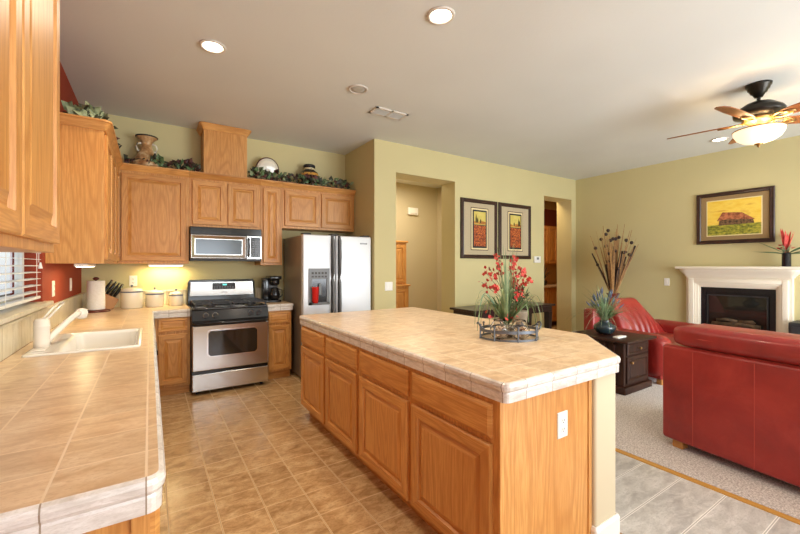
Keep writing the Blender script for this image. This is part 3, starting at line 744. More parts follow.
# ------------------------------------------------------------------ counter things
def canister(label, x, y, r, h):
    z = .915; t = thing('canister', label, 'canister', (x, y, z), 'ceramic canisters on the back counter')
    bm = B(); lathe(bm, [(r * .9, z), (r, z + .008), (r, z + h - .012), (r * .97, z + h)], (x, y, 0), 32); obj('jar', bm, M['ceramic'], t, smooth=True)
    bm = B(); lathe(bm, [(r * 1.02, z + h - .012), (r * 1.03, z + h - .008), (r * 1.03, z + h - .002), (r * 1.02, z + h)], (x, y, 0), 32); obj('band', bm, M['bluering'], t)
    bm = B(); lathe(bm, [(r * .99, z + h), (r * 1.0, z + h + .01), (r * .8, z + h + .028), (r * .3, z + h + .040), (r * .1, z + h + .042)], (x, y, 0), 32); ld = obj('lid', bm, M['ceramic'], t, smooth=True)
    bm = B(); lathe(bm, [(.006, z + h + .04), (.006, z + h + .05), (.013, z + h + .056), (.012, z + h + .066), (.004, z + h + .070)], (x, y, 0), 16); obj('knob', bm, M['bluering'], ld, smooth=True)
canister('largest cream canister with blue band, left of the three', -.165, 5.10, .102, .185)
canister('middle cream canister with blue band, between the other two', .045, 5.14, .088, .150)
canister('smallest cream canister with blue band, nearest the range', .255, 5.17, .073, .125)
px, py = -.455, 4.90
t = thing('paper_towel_holder', 'white paper towel roll on a dark red wooden stand by the left wall', 'paper towels', (px, py, .915))
bm = B(); lathe(bm, [(.115, .915), (.12, .922), (.105, .934), (.03, .938)], (px, py, 0), 32); obj('stand', bm, M['redwood'], t, smooth=True)
bm = B(); lathe(bm, [(.072, .939), (.074, .942), (.074, 1.222), (.070, 1.226), (.02, 1.226)], (px, py, 0), 32); obj('paper_roll', bm, M['paper'], t, smooth=True)
bm = B(); lathe(bm, [(.010, 1.227), (.010, 1.233), (.026, 1.240), (.028, 1.250), (.016, 1.262), (.003, 1.265)], (px, py, 0), 20); obj('finial', bm, M['redwood'], t, smooth=True)
kx, ky = -.425, 5.165
t = thing('knife_block', 'wooden knife block full of black-handled knives beside the paper towels', 'knife block', (kx, ky, .915))
K = Matrix.Translation((kx, ky, .915)) @ Matrix.Rotation(R(8), 4, 'Z') @ Matrix.Scale(.98, 4)
def kt(bm):
    bmesh.ops.transform(bm, matrix=K, verts=bm.verts); return bm
bm = B(); prism(bm, [(-.09, 0), (.09, 0), (.14, .10), (.02, .17), (-.03, .12)], -.055, .055)
for v in bm.verts: v.co = Vector((v.co.x, v.co.z, v.co.y))
obj('block', kt(bm), M['block'], t, bevel=.004)
for i in range(3):
    for j in range(4):
        p = Vector((.10 - .055 * (j % 4) / 1.7, -.04 + .04 * i, .128 + .0165 * j)); dd = Vector((.60, 0, .95)).normalized(); ln = .11 + .025 * ((i + j) % 3)
        bm = B(); tube(bm, [p, p + dd * ln * .5, p + dd * ln], [.011, .014, .011], 6); obj('knife_handle', kt(bm), M['black'], t, smooth=True)
# coffee maker
cx_, cy_ = 1.30, 5.02
t = thing('coffee_maker', 'black drip coffee maker on the short counter beside the refrigerator', 'coffee maker', (cx_, cy_, .915))
obj('base', bx(cx_ - .10, cx_ + .10, cy_ - .12, cy_ + .12, .915, .945), M['black'], t, bevel=.01, seg=3)
obj('water_tank', bx(cx_ - .10, cx_ - .03, cy_ - .02, cy_ + .12, .946, 1.22), M['black'], t, bevel=.01, seg=3)
obj('tower', bx(cx_ - .028, cx_ + .10, cy_ + .04, cy_ + .12, .946, 1.20), M['grey'], t, bevel=.01, seg=3)
obj('brew_head', bx(cx_ - .04, cx_ + .105, cy_ - .12, cy_ + .12, 1.201, 1.245), M['black'], t, bevel=.012, seg=3)
bm = B(); lathe(bm, [(.035, 1.125), (.055, 1.14), (.062, 1.20)], (cx_ + .035, cy_ - .045, 0), 24); obj('filter_basket', bm, M['black'], t, smooth=True)
bm = B(); lathe(bm, [(.04, .946), (.06, .96), (.064, 1.01), (.048, 1.07), (.046, 1.09), (.03, 1.10)], (cx_ + .035, cy_ - .045, 0), 24); cf = obj('carafe', bm, M['black'], t, smooth=True)
bm = B(); tube(bm, [(cx_ + .075, cy_ - .08, 1.08), (cx_ + .11, cy_ - .11, 1.07), (cx_ + .11, cy_ - .11, 1.0), (cx_ + .085, cy_ - .085, .975)], .008, 8); obj('handle', bm, M['blackm'], cf, smooth=True)

# window blind
t = thing('window_blind', 'white slatted blind hanging in the sink window', 'blind', (LX + .0, 2.75, WZ0))
obj('head_rail', bx(LX - .052, LX - .002, WY0 + .01, WY1 - .01, WZ1 - .05, WZ1 - .002), M['white'], t)
zz = WZ0 + .075
while zz < WZ1 - .06:
    bm = B(); box(bm, LX - .052, LX - .004, WY0 + .012, WY1 - .012, zz - .0014, zz + .0014)
    for v in bm.verts:
        if v.co.x < LX - .03: v.co.z += .004
    obj('slat', bm, M['white'], t); zz += .043
obj('bottom_rail', bx(LX - .05, LX - .006, WY0 + .012, WY1 - .012, WZ0 + .028, WZ0 + .045), M['white'], t, bevel=.003)
for yy in (2.1, 2.42, 2.74, 3.06, 3.38):
    obj('ladder_cord', bx(LX - .003, LX - .001, yy - .003, yy + .003, WZ0 + .03, WZ1 - .05), M['white'], t)
bm = B(); tube(bm, [(LX + .004, 3.40, 2.05), (LX + .004, 3.40, 1.40)], .0015, 6); lathe(bm, [(.004, 1.40), (.011, 1.365), (.011, 1.36)], (LX + .004 + .008, 3.40, 0), 12); obj('pull_cord', bm, M['white'], t)

# under-cabinet lamps
def uc(label, x0, x1, y0, y1, z, power, rot=0):
    t = thing('undercabinet_light', label, 'lamp', ((x0 + x1) / 2, (y0 + y1) / 2, z - .03))
    obj('housing', bx(x0, x1, y0, y1, z - .022, z - .001), M['white'], t, bevel=.003)
    obj('diffuser', bx(x0 + .01, x1 - .01, y0 + .01, y1 - .01, z - .028, z - .0225), M['undercab'], t)
    a = area('undercabinet_glow', ((x0 + x1) / 2, (y0 + y1) / 2, z - .032), (0, 0, 0), x1 - x0 - .02, y1 - y0 - .02, power, (1, .80, .38))
uc('lit strip lamp under the back cabinet left of the range', -.02, .33, 5.14, 5.22, 1.40, 4)
uc('lit strip lamp under the left wall cabinet past the window', -.47, -.39, 3.68, 4.20, 1.395, 1.6)

# ------------------------------------------------------------------ things above the cabinets
ZT = 2.456
def leafm(bm, p, d, up, ln, w, mi=0):
    p = Vector(p); d = Vector(d).normalized(); s = d.cross(Vector(up)); s = s.normalized() if s.length > .01 else Vector((1, 0, 0)); n = s.cross(d)
    v = [bm.verts.new(q) for q in (p, p + d * ln * .35 + s * w * .5, p + d * ln * .4 + n * w * .14, p + d * ln * .35 - s * w * .5, p + d * ln)]
    for f in ((0, 1, 2), (0, 2, 3), (1, 4, 2), (2, 4, 3)): bm.faces.new([v[i] for i in f]).material_index = mi
def garland(name, label, path, n, size, mats, hgt=.07, seed=1, droop=0):
    r = random.Random(seed); t = thing(name, label, 'garland', path[0]); bm = B(); tube(bm, path, .006, 6); obj('vine', bm, M['leaf_red'], t)
    bms = [B() for _ in mats]
    for i in range(n):
        u = r.random() * (len(path) - 1); k = int(u); f = u - k
        p = Vector(path[k]).lerp(Vector(path[min(k + 1, len(path) - 1)]), f) + Vector((r.uniform(-.04, .04), r.uniform(-.035, .03), r.uniform(0.0, hgt)))
        d = Vector((r.uniform(-1, 1), r.uniform(-1, .4), r.uniform(-.1, 1)))
        s = size * r.uniform(.6, 1.2)
        leafm(bms[r.randrange(len(mats))], p, d, (r.uniform(-.4, .4), -1, .5), s, s * .85)
    for b, m_ in zip(bms, mats): obj('leaves', b, m_, t, recalc=False)
yb = 5.02
garland('ivy_garland', 'dark ivy garland on the back cabinets left of the duct cover', [(-.18, 5.08, ZT + .01), (.0, yb, ZT + .02), (.2, yb, ZT + .012), (.35, yb + .02, ZT + .02), (.45, yb, ZT + .01)], 110, .075, [M['leaf_dark'], M['leaf_dark'], M['leaf_red'], M['leaf']], .07, 3)
garland('ivy_garland', 'dark ivy garland with pale buds on the back cabinets above the refrigerator', [(1.06, yb, ZT + .01), (1.25, yb, ZT + .02), (1.6, yb, ZT + .02), (1.9, yb, ZT + .02), (2.2, yb, ZT + .02), (2.4, yb, ZT + .01)], 230, .075, [M['leaf_dark'], M['leaf_red'], M['leaf'], M['leaf_dark'], M['leaf_pale']], .10, 4)
garland('succulent_garland', 'pale green leafy garland on top of the left wall cabinet', [(-.50, 3.72, ZT + .02), (-.42, 3.70, ZT + .04), (-.36, 3.74, ZT + .03), (-.32, 3.80, ZT + .02)], 80, .085, [M['leaf_pale'], M['leaf_pale'], M['leaf_dark']], .06, 5)
garland('ivy_garland', 'thin dark ivy trailing along the top of the left wall cabinet', [(-.33, 3.9, ZT + .02), (-.31, 4.2, ZT + .04), (-.31, 4.6, ZT + .02), (-.27, 4.95, ZT + .01)], 70, .05, [M['leaf_dark'], M['leaf_red']], .08, 6)
# amphora
ax, ay = -.03, 5.13
t = thing('amphora', 'two-handled brown and cream amphora vase above the corner cabinet', 'vase', (ax, ay, ZT))
AS = 1.05
bm = B(); lathe(bm, [(r_ * AS, ZT + z_ * AS) for r_, z_ in ((.11, 0), (.15, .015), (.145, .05), (.10, .12), (.062, .19), (.046, .25), (.05, .285), (.092, .325), (.095, .338), (.06, .328))], (ax, ay, 0), 32); obj('body', bm, M['terracotta'], t, smooth=True)
bm = B(); tube(bm, [(ax + .096 * AS * cos(a * pi / 12), ay + .096 * AS * sin(a * pi / 12), ZT + .338 * AS) for a in range(24)], .008, 6, closed=True); obj('rim', bm, M['blackm'], t)
for s_ in (-1, 1):
    bm = B(); tube(bm, [(ax + s_ * .05, ay, ZT + .285), (ax + s_ * .085, ay, ZT + .275), (ax + s_ * .10, ay, ZT + .24), (ax + s_ * .085, ay, ZT + .20), (ax + s_ * .06, ay, ZT + .19)], .011, 8); obj('handle', bm, M['ceramic'], t, smooth=True)
# platter
ax, ay = 1.30, 5.19
t = thing('platter', 'cream oval platter with dark rim leaning on the cabinet top right of the duct cover', 'plate', (ax, ay, ZT))
bm = B(); lathe(bm, [(.145, .012), (.142, 0), (.10, -.012), (.02, -.014)], (0, 0, 0), 32, 'y', sx=1.0, sy=1.12)
def tr(bm, m_): bmesh.ops.transform(bm, matrix=m_, verts=bm.verts); return bm
PM = Matrix.Translation((ax, ay, ZT + .175)) @ Matrix.Rotation(R(12), 4, 'X')
obj('dish', tr(bm, PM), M['ceramic'], t, smooth=True)
bm = B(); tube(bm, [(.147 * cos(a * pi / 16), .008, .165 * sin(a * pi / 16)) for a in range(32)], .008, 6, closed=True); obj('rim', tr(bm, PM), M['leaf_red'], t)
bm = B(); tube(bm, [(ax - .05, ay - .05, ZT + .006), (ax - .05, ay + .07, ZT + .01), (ax - .03, ay + .05, ZT + .16)], .005, 6); tube(bm, [(ax + .05, ay - .05, ZT + .006), (ax + .05, ay + .07, ZT + .01), (ax + .03, ay + .05, ZT + .16)], .005, 6); obj('easel', bm, M['bronze'], t)
# patterned jar
ax, ay = 1.86, 5.16
t = thing('ginger_jar', 'round painted jar in black, cream and gold above the refrigerator cabinet', 'vase', (ax, ay, ZT))
def bandmat():
    m = mat('painted_bands', rough=.25); q = NT(m); sp_ = q.n('ShaderNodeSeparateXYZ'); q.l(q.coord(), sp_.inputs[0])
    r_ = q.ramp(q.math('MULTIPLY', sp_.outputs[2], 3.4), [(0, srgb(150, 96, 50)), (.16, srgb(30, 26, 24)), (.30, srgb(224, 210, 170)), (.42, srgb(30, 30, 28)), (.55, srgb(206, 150, 70)), (.68, srgb(40, 34, 28)), (.85, srgb(214, 196, 150)), (.93, srgb(30, 26, 22))])
    r_.node.color_ramp.interpolation = 'CONSTANT'
    n = q.n('ShaderNodeTexVoronoi'); n.inputs['Scale'].default_value = 26; q.l(q.coord(), n.inputs[0])
    q.col(q.mix(q.math('LESS_THAN', n.outputs['Distance'], .33), r_, srgb(60, 70, 50))); return m
M['bands'] = bandmat()
JS = 1.2
bm = B(); lathe(bm, [(r_ * JS, ZT + z_ * JS) for r_, z_ in ((.05, 0), (.07, .02), (.105, .08), (.11, .13), (.095, .18), (.06, .205), (.058, .225), (.066, .235), (.05, .235))], (ax, ay, 0), 32); obj('body', bm, M['bands'], t, smooth=True)
bm = B(); lathe(bm, [(r_ * JS, ZT + z_ * JS) for r_, z_ in ((.064, .236), (.068, .25), (.06, .268), (.01, .272))], (ax, ay, 0), 24); obj('lid', bm, M['blackm'], t, smooth=True)

# ------------------------------------------------------------------ pictures
def framed(name, label, cat, P, U, N, w, h, fw, matw, mcol, art, inner=.012, tilt=0):
    """P = lower left corner on the wall; part frame > mat > print"""
    P = Vector(P); U = Vector(U); N = Vector(N); t = thing(name, label, cat, P + U * w / 2)
    V = Vector((0, 0, 1)); P = P + N * .001
    bm = B(); n_ = []
    loops(bm, P, U, N, w, h, [(0, 0), (0, .028), (.008, .034), (fw * .5, .030), (fw * .8, .034), (fw, .022), (fw, .014)]); bm.faces.ensure_lookup_table()
    obj('frame', bm, [M['frame'], M['frame']], t)
    bm = B(); loops(bm, P + U * fw + V * fw + N * .0145, U, N, w - 2 * fw, h - 2 * fw, [(0, 0), (0, .003)]); obj('mat_board', bm, [mcol, mcol], t)
    art(t, P + N * .018, U, V, N, w, h)
    return t
def flat(t, name, o, U, V, N, pts, m_, th=.0015):
    bm = B(); a = [bm.verts.new(o + U * x + V * y) for x, y in pts]; b = [bm.verts.new(o + U * x + V * y + N * th) for x, y in pts]
    n = len(pts)
    for i in range(n): bm.faces.new((a[i], a[(i + 1) % n], b[(i + 1) % n], b[i]))
    bm.faces.new(b); bm.faces.new(a[::-1]); return obj(name, bm, m_, t)
M['sky_y'] = noisy('painted_yellow_sky', [(.3, srgb(230, 182, 44)), (.55, srgb(242, 208, 86)), (.75, srgb(206, 142, 34))], 4, .6, stretch=(1, 1, 3))
M['sky_p'] = noisy('painted_pale_sky', [(.3, srgb(190, 168, 66)), (.7, srgb(226, 208, 116))], 5, .6)
M['poppies'] = noisy('painted_poppy_field', [(.38, srgb(84, 34, 14)), (.5, srgb(168, 74, 28)), (.62, srgb(206, 116, 48))], 55, .6)
M['field'] = noisy('painted_field', [(.35, srgb(86, 88, 26)), (.5, srgb(140, 140, 44)), (.65, srgb(190, 176, 60))], 22, .6, stretch=(1, 1, 2))
M['barn'] = noisy('painted_barn_roof', [(.35, srgb(120, 62, 36)), (.6, srgb(196, 120, 76))], 30, .6)
M['barnd'] = noisy('painted_barn_wall', [(.35, srgb(52, 34, 24)), (.6, srgb(130, 96, 62))], 40, .6)
M['hill'] = noisy('painted_hills', [(.35, srgb(150, 74, 26)), (.6, srgb(202, 150, 60))], 14, .6)
M['treep'] = mat('painted_tree', srgb(66, 58, 22), .7)
def rct(x0, x1, y0, y1): return [(x0, y0), (x1, y0), (x1, y1), (x0, y1)]
def poppy(k):
    def art(t, o, U, V, N, w, h):
        cx, cy = w / 2, h / 2; hw, hh = .19, .335
        a = flat(t, 'print_border', o, U, V, N, rct(cx - hw, cx + hw, cy - hh, cy + hh), M['frame'])
        b = flat(a, 'cream_border', o + N * .0016, U, V, N, rct(cx - hw + .012, cx + hw - .012, cy - hh + .012, cy + hh - .012), M['cream'])
        flat(a, 'dark_border', o + N * .0032, U, V, N, rct(cx - hw + .036, cx + hw - .036, cy - hh + .036, cy + hh - .036), M['blackm'])
        x0, x1, y0, y1 = cx - hw + .062, cx + hw - .062, cy - hh + .065, cy + hh - .062; ym = y0 + (y1 - y0) * .60; o2 = o + N * .0048
        flat(a, 'painted_poppies', o2, U, V, N, rct(x0, x1, y0, ym), M['poppies'])
        flat(a, 'painted_sky', o2, U, V, N, rct(x0, x1, ym + .012, y1), M['sky_p'])
        flat(a, 'painted_hill', o2 + N * .0016, U, V, N, [(x0, ym + .02), (x1, ym + .02), (x1, ym + .06), (x0 + (x1 - x0) * .6, ym + .08), (x0 + (x1 - x0) * .3, ym + .05), (x0, ym + .07)], M['hill'])
        for f, hh2 in (((.18, .14), (.3, .09), (.55, .07)) if k == 0 else ((.8, .13), (.88, .10), (.35, .06))):
            xx = x0 + (x1 - x0) * f; yb_ = ym + .04
            flat(a, 'painted_tree', o2 + N * .0032, U, V, N, [(xx - .012, yb_), (xx + .012, yb_), (xx + .014, yb_ + hh2 * .5), (xx, yb_ + hh2), (xx - .014, yb_ + hh2 * .5)], M['treep'])
    return art
framed('framed_print', 'left poppy field print with dark frame, trees at its left', 'picture', (3.97, WY, 1.49), X_, nY, .785, .93, .06, .1, M['mat'], poppy(0))
framed('framed_print', 'right poppy field print with dark frame, nearer the thermostat', 'picture', (4.80, WY, 1.49), X_, nY, .80, .93, .06, .1, M['mat'], poppy(1))
def barn(t, o, U, V, N, w, h):
    x0, x1, y0, y1 = .135, w - .135, .125, h - .125
    a = flat(t, 'cream_border', o, U, V, N, rct(x0 - .012, x1 + .012, y0 - .012, y1 + .012), M['cream'])
    o = o + N * .0016; W_, H_ = x1 - x0, y1 - y0; P_ = lambda *q: [(x0 + W_ * u, y0 + H_ * v) for u, v in q]
    flat(a, 'painted_sky', o, U, V, N, P_((0, .3), (1, .3), (1, 1), (0, 1)), M['sky_y'])
    flat(a, 'painted_field', o, U, V, N, P_((0, 0), (1, 0), (1, .3), (0, .3)), M['field'])
    flat(a, 'painted_barn_wall', o + N * .0016, U, V, N, P_((.22, .28), (.88, .30), (.86, .42), (.24, .46)), M['barnd'])
    flat(a, 'painted_barn_roof', o + N * .0032, U, V, N, P_((.19, .42), (.40, .45), (.90, .40), (.66, .62), (.30, .66)), M['barn'])
framed('framed_painting', 'framed barn painting with yellow sky above the fireplace', 'picture', (RX, 2.41, 1.695), (0, -1, 0), nX, .87, .75, .055, .1, M['matd'], barn)

# ------------------------------------------------------------------ fireplace
t = thing('fireplace', 'white moulded mantel around a black glass-fronted gas fireplace', 'fireplace', (RX, 1.93, 0.012))
ym0, ym1 = 1.36, 2.53; oy0, oy1, oz = 1.525, 2.355, 1.06; z0 = .013
def ring_(x, a0, a1, b0, b1, zt, zi):   # U shaped surround slab between outer a and inner b
    bm = B(); box(bm, x, RX - .001, a0, b0, z0, zt); box(bm, x, RX - .001, b1, a1, z0, zt); box(bm, x, RX - .001, b0, b1, zi, zt); return bm
obj('surround', ring_(RX - .07, ym0, ym1, oy0 - .02, oy1 + .02, 1.22, oz + .02), M['mantel'], t, bevel=.006)
obj('moulding', ring_(RX - .10, ym0 + .035, ym1 - .035, oy0 - .065, oy1 + .065, 1.185, oz + .065), M['mantel'], t, bevel=.008, seg=3)
obj('moulding', ring_(RX - .088, ym0 + .085, ym1 - .085, oy0 - .045, oy1 + .045, 1.145, oz + .045), M['mantel'], t, bevel=.004)
obj('moulding', ring_(RX - .045, oy0 - .03, oy1 + .03, oy0, oy1, 1.10, oz), M['mantel'], t, bevel=.005)
obj('cornice', sweep([(RX - .001, ym1 - .02), (RX - .07, ym1 - .02), (RX - .07, ym0 + .02), (RX - .001, ym0 + .02)][::1], [(0, 0), (.03, 0), (.04, .02), (.06, .045), (.075, .07), (.09, .09), (.095, .11), (0, .11)], zt=1.215) if False else
    (lambda: (lambda bm: bm)(sweep([(RX - .001, ym0 + .02), (RX - .07, ym0 + .02), (RX - .07, ym1 - .02), (RX - .001, ym1 - .02)][::-1], [(0, 0), (.03, 0), (.04, .02), (.06, .045), (.085, .07), (.10, .09), (.105, .11), (0, .11)], zt=1.215)))(), [M['mantel'], M['mantel']], t)
obj('mantel_shelf', bx(RX - .21, RX - .001, ym0 - .10, ym1 + .10, 1.326, 1.366), M['mantel'], t, bevel=.010, seg=3)
fb = obj('firebox', (lambda bm: (box(bm, RX - .03, RX - .001, oy0, oy1, z0, .20), box(bm, RX - .03, RX - .001, oy0, oy1, oz - .07, oz), box(bm, RX - .03, RX - .001, oy0, oy0 + .06, .20, oz - .07), box(bm, RX - .03, RX - .001, oy1 - .06, oy1, .20, oz - .07), box(bm, RX - .006, RX - .001, oy0 + .06, oy1 - .06, .20, oz - .07), bm)[-1])(B()), M['fire'], t, bevel=.003)
bm = B()
for i in range(5): box(bm, RX - .036, RX - .030, oy0 + .03, oy1 - .03, .05 + i * .028, .065 + i * .028)
obj('grille', bm, M['blackm'], t)
bm = B()
tube(bm, [(RX - .06, oy0 + .15, .53), (RX - .07, 1.85, .55), (RX - .06, oy1 - .15, .53)], .035, 8); tube(bm, [(RX - .055, oy0 + .22, .585), (RX - .065, 1.75, .60), (RX - .06, 1.9, .585)], .025, 8); tube(bm, [(RX - .055, 1.92, .59), (RX - .065, 2.05, .61), (RX - .055, oy1 - .2, .59)], .022, 8)
obj('logs', bm, M['log'], t, smooth=True)
bm = B()
for z_ in (.22, .94): box(bm, RX - .036, RX - .031, oy0 + .075, oy1 - .075, z_, z_ + .018)
for y_ in (oy0 + .075, oy1 - .093): box(bm, RX - .036, RX - .031, y_, y_ + .018, .238, .94)
obj('glass_frame', bm, M['iron'], t)
obj('fire_glass', bx(RX - .022, RX - .019, oy0 + .094, oy1 - .094, .24, .94), M['glassdark'], t)
obj('log_tray', bx(RX - .10, RX - .031, oy0 + .08, oy1 - .08, .46, .495), M['blackm'], t)
# mantel vase
vx, vy, vz = 6.815, 1.40, 1.3665
t = thing('flower_vase', 'black cylinder vase with red spiky flowers on the mantel', 'vase', (vx, vy, vz))
bm = B(); lathe(bm, [(.042, vz), (.045, vz + .005), (.044, vz + .16), (.047, vz + .165), (.047, vz + .175), (.036, vz + .175)], (vx, vy, 0), 24); obj('vase', bm, M['black'], t, smooth=True)
def spray(t, c, n, ln, spread, w, m_, seed, nm='leaves', seg=6, droop=.5, up=1.0, lmin=.6):
    r = random.Random(seed); bm = B(); c = Vector(c)
    for i in range(n):
        a = r.uniform(0, 2 * pi); s = r.uniform(.1, 1) * spread; L = ln * r.uniform(lmin, 1.0)
        d = Vector((cos(a) * s, sin(a) * s, up)).normalized(); p = c + Vector((cos(a), sin(a), 0)) * .012; side = Vector((-sin(a + .5), cos(a + .5), 0)); prev = None
        for k in range(seg + 1):
            f = k / seg; ww = w * (1 - f) ** .6 * (.55 + .45 * min(1, f * 4)) * .5 + .0004
            q = [bm.verts.new(p - side * ww), bm.verts.new(p + side * ww)]
            if prev: bm.faces.new((prev[0], prev[1], q[1], q[0]))
            prev = q; p = p + d * (L / seg); d = (d + Vector((cos(a) * s * .25, sin(a) * s * .25, -droop * s * (f + .2) * .5))).normalized()
    return obj(nm, bm, m_, t, recalc=False)
spray(t, (vx, vy, vz + .17), 14, .34, .34, .045, M['red_flower'], 11, 'flowers', droop=-.1, lmin=.8)
spray(t, (vx, vy, vz + .17), 12, .16, .7, .04, M['leaf_pale'], 12, 'stems', droop=.2)
bm = B()
for d in ((-.3, 1, .12), (-.3, -1, .15), (-1, .5, .1), (-.7, -1, .0), (-.2, .8, .5), (-.3, -.8, .45)): leafm(bm, (vx, vy, vz + .16), d, (0, 0, 1), .34, .085)
obj('leaves', bm, M['leaf'], t, recalc=False)
bm = B(); r = random.Random(4)
for i in range(26):
    a = r.uniform(0, 2 * pi); leafm(bm, (vx + r.uniform(-.05, .03), vy + r.uniform(-.06, .06), vz + .24 + r.uniform(-.03, .04)), (cos(a), sin(a), .3), (0, 0, 1), .06, .04)
obj('petals', bm, M['red_flower'], t, recalc=False)
t = thing('speaker_box', 'low black box by the right wall beside the fireplace', 'speaker', (6.68, 1.02, .012))
obj('cabinet', bx(6.50, 6.86, .72, 1.32, .0125, .69), M['blackm'], t, bevel=.01)
obj('grille', bx(6.49, 6.4995, .75, 1.29, .05, .64), M['iron'], t)

# ------------------------------------------------------------------ sofas
def stitch(t, pts, nm='seam', r=.0022): bm = B(); tube(bm, pts, r, 6); return obj(nm, bm, M['stitch'], t)
t = thing('sofa', 'red leather sofa seen from behind, its back to the kitchen', 'sofa', (3.30, 1.37, .012), rotz=R(-7.5), local=True)
# local: +x toward seat side, -y along the back
L, D = 2.15, .95
fr_ = obj('back_frame', bx(0, .20, -L, 0, .055, .765), M['leather'], t, bevel=.025, seg=4)
for yy in (-.215, -.565, -1.2, -1.8): stitch(fr_, [(-.001, yy, .065), (-.001, yy, .74), (.03, yy, .7655)])
stitch(fr_, [(.018, -.02, .767), (.018, -L + .02, .767)])
obj('base', bx(.20, D - .03, -L + .03, -.03, .055, .30), M['leather'], t, bevel=.02, seg=3)
for y0, y1 in ((-.22, -.0), (-L, -L + .22)): obj('arm', pillow(.17, D, y0, y1, .06, .60, .5, 8), M['leather'], t, smooth=True)
for i in range(3):
    a = -L + .23 + i * .565; obj('seat_cushion', pillow(.22, D + .02, a, a + .56, .28, .48, .5, 8, .02), M['leather'], t, smooth=True)
CP = [(-1.05, -.075), (-2.11, -1.06)]
for (a, b) in CP:
    o = obj('back_cushion', pillow(-.012, .33, a, b, .772, .922, .42, 12, .008), M['leather'], t, smooth=True)
    stitch(o, [(-.010, a + .08, .845), (-.0165, a + .2, .845), (-.0165, b - .2, .845), (-.010, b - .08, .845)])
    obj('cushion_body', pillow(.205, .36, a + .01, b - .01, .45, .775, .6, 8, .01), M['leather'], t, smooth=True)
for x, y in ((.06, -.10), (.06, -L + .10), (D - .12, -.10), (D - .12, -L + .10)):
    bm = B(); v = box(bm, x - .035, x + .035, y - .035, y + .035, 0, .056); obj('foot', bm, M['block'], t, bevel=.004)

t = thing('armchair', 'wide red leather armchair with tall pleated back cushion, behind the end table', 'armchair', (4.83, 1.99, .012), rotz=R(-12), local=True)
L, D = 1.26, 1.12   # local x along the front, y depth (back at y=D)
bm = B(); prism(bm, [(0, .06), (L, .06), (L, .56), (L - .22, .60), (L - .30, .775), (0, .775)], 0, .17)
for v in bm.verts: v.co = Vector((v.co.x, D - v.co.z, v.co.y))
obj('back_frame', bm, M['leather'], t, bevel=.03, seg=4)
obj('base', bx(.03, L - .03, .04, D - .172, .06, .25), M['leather'], t, bevel=.02, seg=3)
obj('arm', pillow(-.01, .23, -.01, D - .14, .06, .565, .7, 10), M['leather'], t, smooth=True)
obj('arm', pillow(L - .24, L, -.01, D - .14, .06, .60, .7, 10), M['leather'], t, smooth=True)
obj('seat_cushion', pillow(.225, L - .23, -.02, D - .3, .25, .45, .5, 10, .02), M['leather'], t, smooth=True)
bm = B(); nx_, nz_ = 40, 16; gf, gb = [], []
for i in range(nx_ + 1):
    s_ = i / nx_; x_ = .215 + .83 * s_
    top = .92 if s_ > .1 else .88 + .4 * s_
    if s_ > .56: top = .92 - (s_ - .56) / .44 * .31
    cf, cb = [], []
    for j in range(nz_ + 1):
        q = j / nz_; z_ = .42 + (top - .42) * q; pf = 1 - q
        yf = .66 + .20 * q - .075 * (max(0, sin(pi * s_)) ** .5) * (max(0, sin(pi * min(1, q + .04))) ** .5) + .010 * sin(x_ * 62 + 9 * q * q) * (pf ** .8) * sin(pi * s_)
        cf.append(bm.verts.new((x_, yf, z_))); cb.append(bm.verts.new((x_, .95 + .07 * q * sin(pi * q), z_)))
    gf.append(cf); gb.append(cb)
for i in range(nx_):
    for j in range(nz_):
        bm.faces.new((gf[i][j], gf[i + 1][j], gf[i + 1][j + 1], gf[i][j + 1])); bm.faces.new((gb[i][j], gb[i][j + 1], gb[i + 1][j + 1], gb[i + 1][j]))
    bm.faces.new((gf[i][nz_], gf[i + 1][nz_], gb[i + 1][nz_], gb[i][nz_])); bm.faces.new((gf[i][0], gb[i][0], gb[i + 1][0], gf[i + 1][0]))
for j in range(nz_):
    bm.faces.new((gf[0][j], gf[0][j + 1], gb[0][j + 1], gb[0][j])); bm.faces.new((gf[nx_][j], gb[nx_][j], gb[nx_][j + 1], gf[nx_][j + 1]))
obj('back_cushion', bm, M['leather'], t, smooth=True, sub=1)
for x, y in ((.08, .08), (.08, D - .1), (L - .08, .08), (L - .08, D - .1)): obj('foot', bx(x - .03, x + .03, y - .03, y + .03, 0, .061), M['block'], t)

# end table
t = thing('end_table', 'dark carved wooden end table with brass knobs between the sofas', 'table', (4.40, 2.35, .012))
ex0, ex1, ey0, ey1, eh = 4.20, 4.74, 2.10, 2.72, .585
obj('tabletop', (lambda bm: (prism(bm, [(ex0 - .06, ey0 - .07), (ex1 + .05, ey0 - .07), (ex1 + .05, ey1), (ex0 - .06, ey1)], eh - .03, eh), bm)[1])(B()), M['dark_wood'], t, bevel=.012, seg=3)
obj('body', bx(ex0, ex1, ey0, ey1 - .03, .09, eh - .031), M['dark_wood'], t, bevel=.004)
obj('plinth', bx(ex0 - .035, ex1 + .02, ey0 - .035, ey1 - .01, .0125, .089), M['dark_wood'], t, bevel=.015, seg=3)
bm = B(); loops(bm, (ex0 + .05, ey0, .42), X_, nY, ex1 - ex0 - .09, .12, [(0, 0), (0, .012), (.012, .018), (.02, .018), (.026, .010)]); d_ = obj('drawer', bm, [M['dark_wood']] * 2, t)
bm = B(); lathe(bm, [(.005, 0), (.006, -.015), (.014, -.022), (.012, -.032), (.003, -.035)], (ex0 + .28, ey0 - .017, .48), 16, 'y'); obj('knob', bm, M['brass'], d_, smooth=True)
bm = B(); loops(bm, (ex0 + .05, ey0, .115), X_, nY, ex1 - ex0 - .09, .285, [(0, 0), (0, .012), (.03, .018), (.035, .018), (.045, .006), (.06, .016)]); d_ = obj('door', bm, [M['dark_wood']] * 2, t)
